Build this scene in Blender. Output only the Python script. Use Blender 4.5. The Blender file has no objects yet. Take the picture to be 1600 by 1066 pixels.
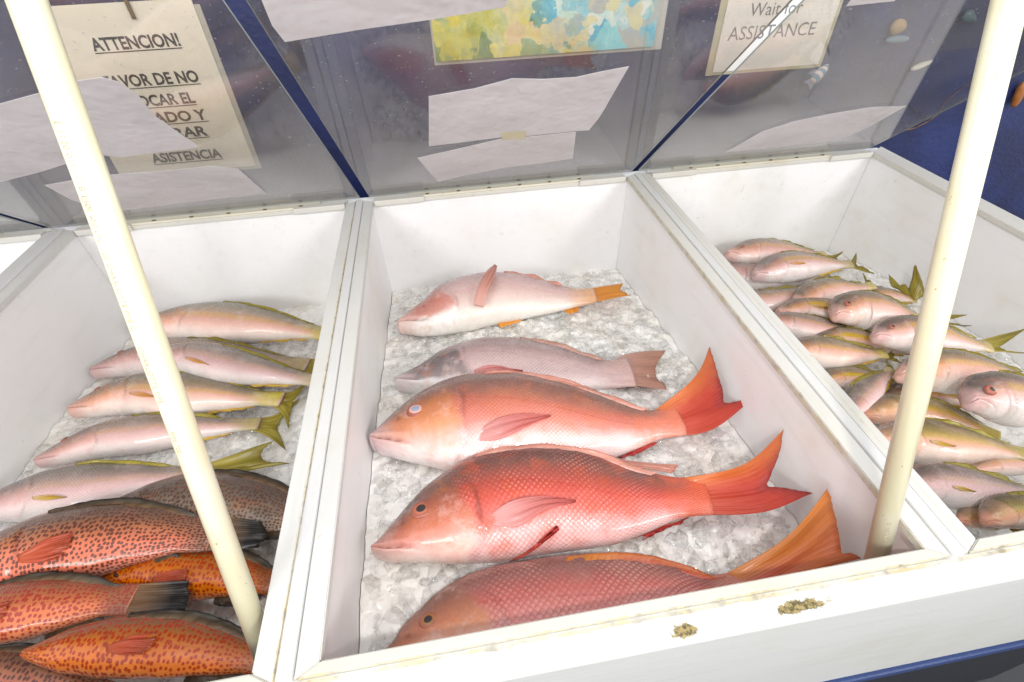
import bpy, bmesh, math, random
import numpy as np
from mathutils import Vector, noise as mnoise
random.seed(7); rng = np.random.default_rng(7)
SC = bpy.context.scene
COL = SC.collection

# ------------------------------------------------------------------ camera
IW, IH = 1600, 1066
FPX = 767.54
PITCH, ROLL, YAW = [math.radians(a) for a in (42.052, -2.3108, 7.5033)]
CAMZ = 0.5                                   # metres above the rim of the fish bins (rim is z = 0)
cy, sy = math.cos(YAW), math.sin(YAW)
FWD = np.array([sy*math.cos(PITCH), cy*math.cos(PITCH), -math.sin(PITCH)])
r0 = np.array([cy, -sy, 0.0]); u0 = np.cross(r0, FWD)
c_, s_ = math.cos(ROLL), math.sin(ROLL)
RGT = c_*r0 + s_*u0; UPV = -s_*r0 + c_*u0
CAM = np.array([0, 0, CAMZ])
cam = bpy.data.objects.new('camera', bpy.data.cameras.new('camera'))
COL.objects.link(cam)
from mathutils import Matrix
m = Matrix.Identity(4)
for i in range(3):
    m[i][0], m[i][1], m[i][2], m[i][3] = RGT[i], UPV[i], -FWD[i], CAM[i]
cam.matrix_world = m
cam.data.sensor_width = 36; cam.data.lens = FPX/IW*36
cam.data.clip_start = 0.01; cam.data.clip_end = 100
SC.camera = cam

# ------------------------------------------------------------------ light
w = bpy.data.worlds.new('World'); SC.world = w; w.use_nodes = True
w.node_tree.nodes['Background'].inputs[0].default_value = (0.955, 0.975, 1.0, 1)
w.node_tree.nodes['Background'].inputs[1].default_value = 0.92
def area(name, loc, target, sx, sy_, power, col):
    l = bpy.data.lights.new(name, 'AREA'); l.shape = 'RECTANGLE'; l.size = sx; l.size_y = sy_
    l.energy = power; l.color = col
    o = bpy.data.objects.new(name, l); COL.objects.link(o); o.location = loc
    o.rotation_euler = (Vector(target)-Vector(loc)).to_track_quat('-Z', 'Y').to_euler()
    return o
area('ceiling_lamp', (0.2, 0.15, 1.75), (0.2, 0.55, 0), 2.4, 0.5, 6, (1.0, 0.98, 0.95))
area('front_fill', (-1.7, -1.9, 1.75), (0.1, .6, -0.1), 1.4, 0.6, 37, (1.0, 0.985, 0.96))  # this pair: unseen fill lights added to brighten the bin side walls
area('front_fill', (2.0, -1.8, 1.75), (0.1, .6, -0.1), 1.4, 0.6, 37, (1.0, 0.985, 0.96))
area('camera_flash', (0.05, -0.25, 0.95), (0.12, 0.65, -0.1), 0.07, 0.045, 4.2, (1.0, 0.97, 0.94))
SC.view_settings.view_transform = 'Standard'; SC.view_settings.look = 'None'
SC.view_settings.gamma = 1; SC.view_settings.use_curve_mapping = False
SC.view_settings.exposure = 0.40
SC.cycles.max_bounces = 10; SC.cycles.transparent_max_bounces = 24
SC.cycles.caustics_reflective = False; SC.cycles.caustics_refractive = False
SC.cycles.use_denoising = True

# ------------------------------------------------------------------ calibration helpers (photo pixel -> real place)
def ray(px, py): return FWD + RGT*(px-IW/2)/FPX + UPV*(IH/2-py)/FPX
def onz(px, py, z=0.0):
    d = ray(px, py); return CAM + d*(z-CAM[2])/d[2]
def ony(px, py, y):
    d = ray(px, py); return CAM + d*(y-CAM[1])/d[1]
def onx(px, py, x):
    d = ray(px, py); return CAM + d*(x-CAM[0])/d[0]
def onplane(px, py, p0, n):
    d = ray(px, py); return CAM + d*(np.dot(np.array(p0)-CAM, n)/np.dot(d, n))

# ------------------------------------------------------------------ object helpers
def link(name, me, mats, parent=None, smooth=False):
    o = bpy.data.objects.new(name, me); COL.objects.link(o)
    for mm in (mats if isinstance(mats, (list, tuple)) else [mats]): me.materials.append(mm)
    if parent is not None: o.parent = parent
    if smooth:
        for p in me.polygons: p.use_smooth = True
    return o
def tag(o, label=None, cat=None, group=None, kind=None):
    if label: o['label'] = label
    if cat: o['category'] = cat
    if group: o['group'] = group
    if kind: o['kind'] = kind
    return o
def empty(name, loc=(0, 0, 0)):
    o = bpy.data.objects.new(name, None); COL.objects.link(o); o.location = loc; o.empty_display_size = .05
    return o
def bm_mesh(bm, name):
    me = bpy.data.meshes.new(name); bm.normal_update(); bm.to_mesh(me); bm.free(); return me
def add_box(bm, x0, x1, y0, y1, z0, z1, bev=0.0, mat=0):
    vs = [bm.verts.new((x, y, z)) for z in (z0, z1) for y in (y0, y1) for x in (x0, x1)]
    fs = []
    for q in ((0, 2, 3, 1), (4, 5, 7, 6), (0, 1, 5, 4), (2, 6, 7, 3), (0, 4, 6, 2), (1, 3, 7, 5)):
        f = bm.faces.new([vs[i] for i in q]); f.material_index = mat; fs.append(f)
    if bev:
        es = list({e for f in fs for e in f.edges})
        bmesh.ops.bevel(bm, geom=es, offset=bev, segments=2, affect='EDGES', profile=.6)
def box(name, x0, x1, y0, y1, z0, z1, mat, parent=None, bev=0.0):
    bm = bmesh.new(); add_box(bm, x0, x1, y0, y1, z0, z1, bev); return link(name, bm_mesh(bm, name), mat, parent)
def prism(name, pts, thick, normal, mat, parent=None, bev=0):
    """closed polygon of 3-D points given a real thickness along normal"""
    bm = bmesh.new(); n = Vector(normal)*thick
    a = [bm.verts.new(tuple(p)) for p in pts]; b = [bm.verts.new(tuple(Vector(p)+n)) for p in pts]
    bm.faces.new(a[::-1]); bm.faces.new(b)
    k = len(a)
    for i in range(k): bm.faces.new((a[i], a[(i+1) % k], b[(i+1) % k], b[i]))
    bmesh.ops.recalc_face_normals(bm, faces=bm.faces[:])
    if bev: bmesh.ops.bevel(bm, geom=bm.edges[:], offset=bev, segments=2, affect='EDGES')
    return link(name, bm_mesh(bm, name), mat, parent)
def tube(bm, p0, p1, r, seg=24, r1=None, hollow=0):
    p0, p1 = Vector(p0), Vector(p1); d = (p1-p0).normalized()
    x = d.orthogonal().normalized(); y = d.cross(x); r1 = r if r1 is None else r1
    A = [bm.verts.new(p0+(x*math.cos(a)+y*math.sin(a))*r) for a in [2*math.pi*i/seg for i in range(seg)]]
    B = [bm.verts.new(p1+(x*math.cos(a)+y*math.sin(a))*r1) for a in [2*math.pi*i/seg for i in range(seg)]]
    for i in range(seg):
        f = bm.faces.new((A[i], A[(i+1) % seg], B[(i+1) % seg], B[i])); f.smooth = True
    bm.faces.new(A[::-1]); bm.faces.new(B)
def polytube(bm, pts, r, seg=8):
    for a, b in zip(pts[:-1], pts[1:]): tube(bm, a, b, r, seg)

# ------------------------------------------------------------------ material helpers
class NT:
    def __init__(s, name):
        s.m = bpy.data.materials.new(name); s.m.use_nodes = True; s.t = s.m.node_tree
        s.t.nodes.clear(); s.out = s.t.nodes.new('ShaderNodeOutputMaterial')
    def n(s, typ, props=None, **ins):
        nd = s.t.nodes.new('ShaderNode'+typ)
        for k, v in (props or {}).items(): setattr(nd, k, v)
        for k, v in ins.items():
            k = int(k[1:]) if k[0] == '_' and k[1:].isdigit() else k.replace('_', ' ')
            sock = nd.inputs[k]
            if hasattr(v, 'links') or isinstance(v, bpy.types.NodeSocket): s.t.links.new(v, sock)
            else: sock.default_value = v
        return nd
    def math(s, op, a, b=0.0, c=0.0, clamp=False):
        return s.n('Math', dict(operation=op, use_clamp=clamp), _0=a, _1=b, _2=c).outputs[0]
    def mix(s, f, a, b, bt='MIX'):
        nd = s.t.nodes.new('ShaderNodeMix'); nd.data_type = 'RGBA'; nd.blend_type = bt; nd.clamp_factor = True
        for i, v in ((0, f), (6, a), (7, b)):
            if isinstance(v, bpy.types.NodeSocket): s.t.links.new(v, nd.inputs[i])
            else: nd.inputs[i].default_value = v if i == 0 else tuple(v)+((1,) if len(v) == 3 else ())
        return nd.outputs[2]
    def ramp(s, f, stops, interp='LINEAR'):
        nd = s.t.nodes.new('ShaderNodeValToRGB'); nd.color_ramp.interpolation = interp
        el = nd.color_ramp.elements
        while len(el) < len(stops): el.new(0.5)
        for e, (p, c) in zip(el, stops):
            e.position = p; e.color = (c, c, c, 1) if isinstance(c, (int, float)) else tuple(c)+(1,)
        s.t.links.new(f, nd.inputs[0]); return nd.outputs[0]
    def sm(s, x, a, b):      # smoothstep
        nd = s.t.nodes.new('ShaderNodeMapRange'); nd.interpolation_type = 'SMOOTHSTEP'
        s.t.links.new(x, nd.inputs[0]); nd.inputs[1].default_value = a; nd.inputs[2].default_value = b
        nd.inputs[3].default_value = 0; nd.inputs[4].default_value = 1
        return nd.outputs[0]
    def noise(s, vec, scale, detail=3, rough=.55, dist=0):
        return s.n('TexNoise', Vector=vec, Scale=scale, Detail=detail, Roughness=rough, Distortion=dist).outputs[0]
    def pos(s): return s.n('TexCoord').outputs['Object']
    def scaled(s, vec, sc): return s.n('VectorMath', dict(operation='MULTIPLY'), _0=vec, _1=sc).outputs[0]
    def bump(s, h, strength=.3, dist=.002, normal=None):
        kw = dict(Height=h, Strength=strength, Distance=dist)
        if normal is not None: kw['Normal'] = normal
        return s.n('Bump', **kw).outputs[0]
    def end(s, sh): s.t.links.new(sh, s.out.inputs[0]); return s.m
    def principled(s, **kw): return s.end(s.n('BsdfPrincipled', **kw).outputs[0])

def plain(name, col, rough=.5, metal=0.0, spec=.5):
    t = NT(name); p = t.pos()
    n1 = t.noise(p, 35, 4); c = t.mix(t.math('MULTIPLY', n1, .5), col, [v*.72 for v in col])
    return t.principled(Base_Color=c, Roughness=rough, Metallic=metal, Specular_IOR_Level=spec,
                        Normal=t.bump(t.noise(p, 160, 2), .12, .002))

def paint(name, col=(.80, .79, .775), lines=(), chips=(), grime=.35, stretch=(8, 60, 60), stain=(.42, .33, .14)):
    """white brushed paint on wood; lines = (axis, value, width, strength) dirt along joints; chips = (x, y, rx, ry) worn spots"""
    t = NT(name); p = t.pos(); xyz = t.n('SeparateXYZ', Vector=p).outputs
    streak = t.noise(t.scaled(p, stretch), 1.0, 4, .6)
    big = t.noise(p, 4.5, 4, .6)
    fine = t.noise(p, 120, 4, .6)
    c = t.mix(t.sm(big, .42, .8), col, (col[0]*.93, col[1]*.915, col[2]*.86))
    c = t.mix(t.math('MULTIPLY', t.sm(streak, .5, .75), .22), c, (col[0]*.8, col[1]*.79, col[2]*.78))
    speck = t.sm(t.noise(p, 70, 2, .5), .72, .76)
    c = t.mix(t.math('MULTIPLY', speck, grime*.8), c, stain)
    patchy = t.sm(t.noise(p, 9, 6, .68), .56, .74)
    c = t.mix(t.math('MULTIPLY', patchy, grime*.5), c, (.60, .53, .36))
    hgt = t.math('ADD', t.math('MULTIPLY', streak, .6), t.math('MULTIPLY', fine, .35))
    for ax, val, wd, st in lines:
        d = t.math('ABSOLUTE', t.math('SUBTRACT', xyz[ax], val))
        wob = t.math('MULTIPLY', t.math('SUBTRACT', t.noise(p, 40, 4, .7), .5), wd*2.4)
        band = t.math('SUBTRACT', 1.0, t.sm(t.math('ADD', d, wob), wd*.25, wd))
        gate = t.sm(t.noise(p, 14, 5, .7), .28, .66)
        k = t.math('MULTIPLY', t.math('MULTIPLY', band, gate), st)
        dk = t.mix(t.sm(t.noise(p, 90, 3), .45, .65), (.50, .40, .17), (.20, .15, .06))
        c = t.mix(k, c, dk)
        hgt = t.math('SUBTRACT', hgt, t.math('MULTIPLY', k, .5))
    for cx, cyy, rx, ry in chips:
        dx = t.math('DIVIDE', t.math('SUBTRACT', xyz[0], cx), rx); dy = t.math('DIVIDE', t.math('SUBTRACT', xyz[1], cyy), ry)
        d = t.math('SQRT', t.math('ADD', t.math('MULTIPLY', dx, dx), t.math('MULTIPLY', dy, dy)))
        d = t.math('ADD', d, t.math('MULTIPLY', t.math('SUBTRACT', t.noise(p, 130, 5, .7), .5), 2.6))
        k = t.math('SUBTRACT', 1.0, t.sm(d, .72, .86))
        dk = t.mix(t.sm(t.noise(p, 260, 3), .4, .6), (.32, .25, .10), (.09, .07, .03))
        c = t.mix(k, c, dk); hgt = t.math('SUBTRACT', hgt, t.math('MULTIPLY', k, 1.6))
    return t.principled(Base_Color=c, Roughness=.42, Specular_IOR_Level=.45, Normal=t.bump(hgt, .35, .0025))

# ================================================================== THE SETTING
YB, YF = 1.0745, 0.1617
AL, AR, BL, BR, CL, CR = -.7921, -.2221, -.1628, .4322, .4917, 1.0718
ZB = -.33                                    # bin floor
YO = .122                                    # outer face of the front panel
YW = 1.20                                    # room wall behind the counter

t = NT('navy_wall_paint'); p = t.pos()
nv = t.mix(t.sm(t.noise(p, 7, 4), .35, .7), (.009, .015, .070), (.014, .026, .125))
nv = t.mix(t.sm(t.noise(p, 190, 2), .66, .74), nv, (.05, .055, .12))
nv = t.mix(t.sm(t.noise(p, 55, 3), .735, .76), nv, (.35, .38, .45))
M_NAVY = t.principled(Base_Color=nv, Roughness=.55, Normal=t.bump(t.noise(p, 90, 4), .4, .004))
box('wall', -3.2, 3.6, YW, YW+.1, -.92, 1.8, M_NAVY)
tag(bpy.data.objects['wall'], kind='structure')
M_FLOOR = plain('floor_tiles', (.045, .045, .05), .45)
fo = box('floor', -3.2, 3.6, -2.2, YW, -.96, -.92, M_FLOOR); tag(fo, kind='structure')

# ================================================================== THE COUNTER
chips = [tuple(onz(1070, 983)[:2])+(.017, .0065), tuple(onz(1255, 944)[:2])+(.030, .006)]
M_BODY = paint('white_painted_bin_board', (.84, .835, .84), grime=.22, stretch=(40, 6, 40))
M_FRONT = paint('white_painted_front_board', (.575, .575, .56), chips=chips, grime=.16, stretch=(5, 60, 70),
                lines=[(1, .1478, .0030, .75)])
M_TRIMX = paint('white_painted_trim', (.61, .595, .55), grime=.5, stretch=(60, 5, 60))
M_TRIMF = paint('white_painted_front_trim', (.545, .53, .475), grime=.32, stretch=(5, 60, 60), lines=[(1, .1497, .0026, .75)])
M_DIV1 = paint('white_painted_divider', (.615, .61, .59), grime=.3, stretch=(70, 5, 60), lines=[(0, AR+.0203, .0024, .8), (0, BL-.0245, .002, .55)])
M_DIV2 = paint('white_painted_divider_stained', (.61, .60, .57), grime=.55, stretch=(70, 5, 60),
               lines=[(0, BR+.0002, .0014, .6), (0, BR+.030, .0016, .25), (0, CL-.012, .0022, .25)])
M_CAULK = paint('painted_caulk', (.62, .62, .615), grime=.5, stretch=(120, 20, 60))
M_BLUE = plain('blue_painted_edge', (.018, .042, .15), .35)
M_TAUPE = plain('taupe_cabinet', (.23, .20, .185), .5)
M_DARK = plain('dark_cabinet_base', (.012, .014, .022), .6)

dc = empty('display_case', (0.1, .6, -.92))
tag(dc, 'white painted wooden fish counter divided into open ice bins with a blue lower edge', 'fish counter')
def part(name, *a, bev=0.0, mat):
    o = box(name, *a, mat, None, bev); return o
def adopt(o):
    o.parent = dc; o.matrix_parent_inverse = Matrix.Translation(-Vector(dc.location)); return o
XL, XR = -1.46, CR+.055
g = .006                                     # trim overhang beyond the bin boards
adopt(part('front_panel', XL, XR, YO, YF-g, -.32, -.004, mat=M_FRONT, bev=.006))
adopt(part('back_panel', XL, XR, YB+g, YB+.05, -.9, -.012, mat=M_BODY))
adopt(part('bin_floor', XL, XR, YF-g, YB+g, ZB-.02, ZB, mat=M_BODY))
adopt(part('lower_edge', XL, XR+.02, YO-.006, YO+.03, -.338, -.3205, mat=M_BLUE, bev=.003))
adopt(part('lower_rail', XL, XR, YO+.004, YO+.04, -.375, -.3385, mat=M_TAUPE))
adopt(part('cabinet_base', XL, XR, YO+.03, YB, -.9, -.3765, mat=M_DARK))
adopt(part('side_panel', CR+g, CR+.045, YF-g+.001, YB+g-.001, ZB+.001, -.0115, mat=M_BODY))
# dividers: board + flat mitred trims + caulked centre strip
DL2, DL1 = AL-.0595, AL                     # far left divider
def mitre(name, pts, mat, z0=-.011, z1=.0):
    o = prism(name, [(x, y, z0) for x, y in pts], z1-z0, (0, 0, 1), mat, None, .0012); return adopt(o)
for xa, xb, mt in ((DL2, DL1, M_DIV1), (AR, BL, M_DIV1), (BR, CL, M_DIV2)):
    o = adopt(part('divider_board', xa+g, xb-g, YF-g+.001, YB+g-.001, ZB+.001, -.0115, mat=M_BODY))
    wd = .0215
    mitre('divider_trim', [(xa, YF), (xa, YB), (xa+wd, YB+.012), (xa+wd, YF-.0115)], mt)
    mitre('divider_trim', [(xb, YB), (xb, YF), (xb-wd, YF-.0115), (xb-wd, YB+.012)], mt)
    adopt(part('divider_cap', xa+wd+.0006, xb-wd-.0006, YF-.0115, YB+.012, -.011, .0025, mat=M_CAULK, bev=.003))
mitre('side_trim', [(CR, YB), (CR, YF), (CR+.045, YF-.0115), (CR+.045, YB+.03)], M_TRIMX)
for xa, xb in ((DL1, AR), (BL, BR), (CL, CR), (XL, DL2)):
    wd = .0215
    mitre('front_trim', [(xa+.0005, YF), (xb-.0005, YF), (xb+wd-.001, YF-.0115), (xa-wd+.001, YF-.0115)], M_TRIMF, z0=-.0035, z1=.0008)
    # back rail with a short batten at each end
    adopt(part('back_rail', xa+.0008, xb-.0008, YB, YB+.035, -.0115, -.003, mat=M_TRIMX, bev=.001))
    for u, v in ((xa+.003, xa+.115), (xb-.115, xb-.003)):
        adopt(part('batten', u, v, YB-.006, YB+.010, -.0105, .002, mat=M_TRIMX, bev=.0015))

# ------------------------------------------------------------------ transparent lids
LD = np.array([-.0428, -.7366, .6749]); LD[0] = 0; LD /= np.linalg.norm(LD)   # direction from hinge towards the raised edge
LN = np.cross(np.array([1., 0, 0]), LD); LN /= np.linalg.norm(LN)
if LN[2] < 0: LN = -LN                       # upper face normal
t = NT('scratched_clear_acrylic'); p = t.pos()
ge = t.n('NewGeometry').outputs
cosi = t.math('ABSOLUTE', t.n('VectorMath', dict(operation='DOT_PRODUCT'), _0=ge['Normal'], _1=ge['Incoming']).outputs['Value'])
fr = t.math('ADD', .055, t.math('MULTIPLY', 1.15, t.math('POWER', t.math('SUBTRACT', 1.0, cosi), 5.0)), 0.0, True)
spk = t.sm(t.noise(p, 230, 1, .4), .735, .77)
scr = t.sm(t.noise(t.scaled(p, (30, 300, 300)), 1, 2, .5, 1.5), .70, .78)
cloud = t.math('MULTIPLY', t.sm(t.noise(p, 5, 5, .65), .35, .75), .05)
dist = t.math('SUBTRACT', 1.0, t.sm(t.n('VectorMath', dict(operation='DOT_PRODUCT'), _0=t.n('VectorMath', dict(operation='SUBTRACT'), _0=p, _1=(0, YB+.013, .004)).outputs[0], _1=(0, -.7373, .6756)).outputs['Value'], .0, .34))  # paler towards the hinge: white bin wall's reflection painted in as diffuse haze
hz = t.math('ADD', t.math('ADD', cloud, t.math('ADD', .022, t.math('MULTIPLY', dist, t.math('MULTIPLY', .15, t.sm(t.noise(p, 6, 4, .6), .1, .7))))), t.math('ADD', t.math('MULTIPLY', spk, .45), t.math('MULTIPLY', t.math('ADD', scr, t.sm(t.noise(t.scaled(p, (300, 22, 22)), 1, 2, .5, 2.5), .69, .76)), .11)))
tr = t.n('BsdfTransparent', Color=(.88, .85, .805, 1)).outputs[0]
df = t.n('BsdfDiffuse', Color=(.80, .80, .80, 1)).outputs[0]
tl = t.n('BsdfTranslucent', Color=(.80, .80, .80, 1)).outputs[0]
dd = t.n('MixShader', _0=.5, _1=df, _2=tl).outputs[0]
gl = t.n('BsdfGlossy', Color=(1, 1, 1, 1), Roughness=.035).outputs[0]
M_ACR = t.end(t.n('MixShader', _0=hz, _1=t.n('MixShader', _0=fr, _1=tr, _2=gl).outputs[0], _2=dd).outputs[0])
M_EDGE = plain('polished_acrylic_edge', (.36, .39, .37), .2)
M_HINGE = paint('hinge_tape', (.66, .63, .52), grime=1.0, stretch=(30, 30, 30))
M_SCREW = plain('rusty_screw', (.22, .15, .09), .4, .6)
t = NT('white_paper'); p = t.pos()
pc = t.mix(t.sm(t.noise(p, 12, 4), .4, .7), (.94, .915, .925), (.89, .87, .875))
M_PAPER = t.end(t.n('MixShader', _0=.55, _1=t.n('BsdfDiffuse', Color=pc, Normal=t.bump(t.noise(p, 11, 3, .6), .8, .02)).outputs[0], _2=t.n('BsdfTranslucent', Color=pc, Normal=t.bump(t.noise(p, 11, 3, .6), .8, .02)).outputs[0]).outputs[0])
HY, HZ = YB+.013, .004
LLEN = .93
def lidpt(x, l, up=0.0): return np.array([x, HY, HZ]) + LD*l + LN*up
def lid_ray(px, py, up=-.0008):
    return onplane(px, py, lidpt(0, 0, up), LN)
def make_lid(x0, x1, label, dog=0):
    root = empty('acrylic_lid', lidpt((x0+x1)/2, 0)); tag(root, label, 'display lid', 'hinged clear lids over the fish bins')
    inv = Matrix.Translation(-Vector(root.location))
    bm = bmesh.new(); T = .0032
    cs = [lidpt(x, l, u) for u in (0, T) for x, l in ((x0, .004), (x1, .004), (x1, LLEN), (x0, LLEN))]
    v = [bm.verts.new(tuple(c)) for c in cs]
    for q, mi in (((0, 1, 2, 3), 0), ((4, 7, 6, 5), 0), ((0, 4, 5, 1), 1), ((1, 5, 6, 2), 1), ((2, 6, 7, 3), 1), ((3, 7, 4, 0), 1)):
        f = bm.faces.new([v[i] for i in q]); f.material_index = mi
    bmesh.ops.recalc_face_normals(bm, faces=bm.faces[:])
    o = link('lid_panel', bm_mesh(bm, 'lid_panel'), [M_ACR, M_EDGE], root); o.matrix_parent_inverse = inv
    bm = bmesh.new()
    add_box(bm, x0+.09, x1-.09, HY-.011, HY+.013, -.0028, .0018, .0008)
    o = link('hinge', bm_mesh(bm, 'hinge'), M_HINGE, root); o.matrix_parent_inverse = inv
    n = 6
    for k in range(n):
        x = x0+.13+(x1-x0-.26)*k/(n-1)
        bm = bmesh.new(); tube(bm, (x, HY-.007, .0018), (x, HY-.007, .0036), .0024, 10, .0018)
        add_box(bm, x-.004, x+.004, HY-.0078, HY-.0062, .0019, .0042)
        s = link('screw', bm_mesh(bm, 'screw'), M_SCREW, root); s.matrix_parent_inverse = inv
    return root
lx = lambda px, py: lid_ray(px, py)[0]
LID = [(lx(80, 357), lx(556, 301)), (lx(570, 297), lx(1000, 255)), (lx(1012, 253), lx(1378, 223))]
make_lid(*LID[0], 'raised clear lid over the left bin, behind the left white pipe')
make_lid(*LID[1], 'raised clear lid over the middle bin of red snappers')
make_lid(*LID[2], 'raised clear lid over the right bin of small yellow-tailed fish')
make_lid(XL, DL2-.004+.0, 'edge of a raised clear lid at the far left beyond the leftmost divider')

def paper_on_lid(pts, label, up=-.0008, name='paper_notice', smoothk=0):
    P = [lid_ray(x, y, up) for x, y in pts]
    c = np.mean(P, axis=0); o = prism(name, [q-c for q in P], .0004, LN, M_PAPER); o.location = c
    tag(o, label, 'paper notice', 'paper pieces stuck on the lids'); return o
paper_on_lid([(396, -30), (800, -30), (790, 11), (680, 30), (560, 47), (445, 66), (425, 40)], 'wide white sheet at the top of the middle lid, beside the colourful painting')
paper_on_lid([(670, 151), (740, 139), (800, 123), (850, 124), (900, 121), (940, 112), (983, 104), (962, 140), (945, 170), (935, 186), (920, 204), (900, 205), (820, 213), (790, 214), (670, 229)],
             'large torn white paper with a pointed right end on the middle lid')
paper_on_lid([(652, 247), (720, 232), (790, 215.5), (820, 214.5), (900, 206.5), (895, 248), (850, 255), (790, 262), (725, 275), (684, 284)],
             'smaller torn white paper just below the large one on the middle lid')
paper_on_lid([(-20, 168), (60, 146), (110, 128), (160, 121), (185, 128), (215, 148), (240, 180), (275, 205), (312, 230), (250, 238), (190, 246), (150, 242), (60, 270), (-20, 290)],
             'fish-shaped white paper covering the left part of the Spanish notice')
paper_on_lid([(70, 290), (150, 275), (250, 268), (330, 260), (372, 264), (418, 304), (330, 312), (240, 323), (170, 332), (110, 312)],
             'long white paper low on the left lid just above its hinge')
paper_on_lid([(1134, 238), (1190, 206), (1240, 190), (1300, 178), (1360, 168), (1416, 166), (1370, 192), (1330, 212), (1300, 221), (1200, 232)],
             'pointed white paper low on the right lid')
M_TAPE = plain('yellowed_tape', (.62, .56, .36), .35)
P = [lid_ray(x, y, -.0012) for x, y in ((783, 208), (822, 205), (820, 217), (785, 219))]
c = np.mean(P, axis=0); o = prism('sticky_tape', [q-c for q in P], .0002, LN, M_TAPE); o.location = c
tag(o, 'small yellowed bit of tape joining the two torn papers on the middle lid', 'tape')

# ------------------------------------------------------------------ PVC prop pipes
t = NT('cream_pvc'); p = t.pos()
cc = t.mix(t.sm(t.noise(p, 14, 3), .4, .7), (.74, .685, .47), (.77, .73, .56))
cc = t.mix(t.sm(t.noise(p, 170, 3), .70, .74), cc, (.45, .36, .2))
M_PVC = t.principled(Base_Color=cc, Roughness=.28, Specular_IOR_Level=.5, Coat_Weight=.15)
M_INK = plain('faded_grey_ink', (.40, .34, .25), .6)
PR = .0106
def text_mesh(txt, size, bold=0.0, align='LEFT', spacing=1.0):
    cu = bpy.data.curves.new('txt', 'FONT'); cu.body = txt; cu.size = size; cu.align_x = align; cu.offset = bold
    cu.space_character = spacing; cu.resolution_u = 3
    ob = bpy.data.objects.new('txt', cu); COL.objects.link(ob)
    bpy.context.view_layer.update()
    me = bpy.data.meshes.new_from_object(ob.evaluated_get(bpy.context.evaluated_depsgraph_get()))
    bpy.data.objects.remove(ob); return me
def make_pipe(p0, p1, label, writing):
    p0, p1 = Vector(p0), Vector(p1); d = (p1-p0).normalized()
    a = p0 - d*((p0.z+.235)/d.z)              # foot down in the ice
    if a.y < YF-g+PR+.004: a = p0 + d*((YF-g+PR+.004-p0.y)/d.y)   # foot wedged against the front panel
    # meet the underside of the lid: dot(a + d*s - hinge, LN) = -PR
    hinge = Vector(lidpt(0, 0)); n = Vector(LN)
    s = (-PR*1.25 - (a-hinge).dot(n))/d.dot(n)
    b = a + d*s
    root = empty('prop_pipe', a); tag(root, label, 'pipe', 'white plastic pipes propping the lids open')
    inv = Matrix.Translation(-Vector(a))
    bm = bmesh.new(); tube(bm, a, b, PR, 48)
    o = link('pipe_body', bm_mesh(bm, 'pipe_body'), M_PVC, root); o.matrix_parent_inverse = inv
    for (txt, px, py, size, side) in writing:
        # point on the axis seen at that pixel
        q = onx(px, py, a.x); q = Vector(q); q = a + d*((q-a).dot(d))
        view = (Vector(CAM)-q); view -= d*view.dot(d); view.normalize()
        sd = d.cross(view)                     # to the right as seen, roughly
        me = text_mesh(txt, size, .0)
        for v in me.vertices:
            s_, tt = v.co.x, v.co.y
            ang = side + tt/PR
            v.co = q - d*s_ + (view*math.cos(ang)+sd*math.sin(ang))*(PR+.00025)
        o = link('printed_text', me, M_INK, root); o.matrix_parent_inverse = inv
    return root
make_pipe(onx(397, 975, -.238), onx(42, 0, -.238), 'white plastic pipe propping the left lid, standing among the spotted red fish',
          [('E 1120 0111 118 110111', 78, 186, .0064, -.95), ('CXT. 400 UNI', 122, 305, .0055, -1.0), ('100 CHARLOTTE PIPE C', 150, 392, .0058, -1.0), ('CHARLOTTE PIPE', 207, 552, .0062, -1.0),
           ('PIPE 700', 258, 690, .0058, -1.0)])
make_pipe(onx(1372, 862, .409), onx(1578, 0, .409), 'white plastic pipe propping the middle lid, standing at the right corner of the snapper bin',
          [('0 NSF-PW', 1384, 806, .0060, .15)])

# ------------------------------------------------------------------ things on the wall
def wall_quad(pts, y=YW-.002): return [ony(x, yy, y) for x, yy in pts]
def wall_sheet(name, pts, thick, mat, label, cat, y=YW-.0015):
    P = wall_quad(pts, y); c = np.mean(P, axis=0)
    o = prism(name, [q-c for q in P], thick, (0, -1, 0), mat); o.location = c
    tag(o, label, cat); return o, c
M_SIGN = plain('yellowed_sign_paper', (.86, .83, .75), .6)
M_INKD = plain('black_print', (.05, .05, .055), .7)
M_INKG = plain('grey_print', (.24, .25, .27), .7)
def sheet_xz(name, x0, x1, z0, z1, y, thick, mat, parent=None):
    return box(name, x0, x1, y-thick, y, z0, z1, mat, parent)
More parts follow.
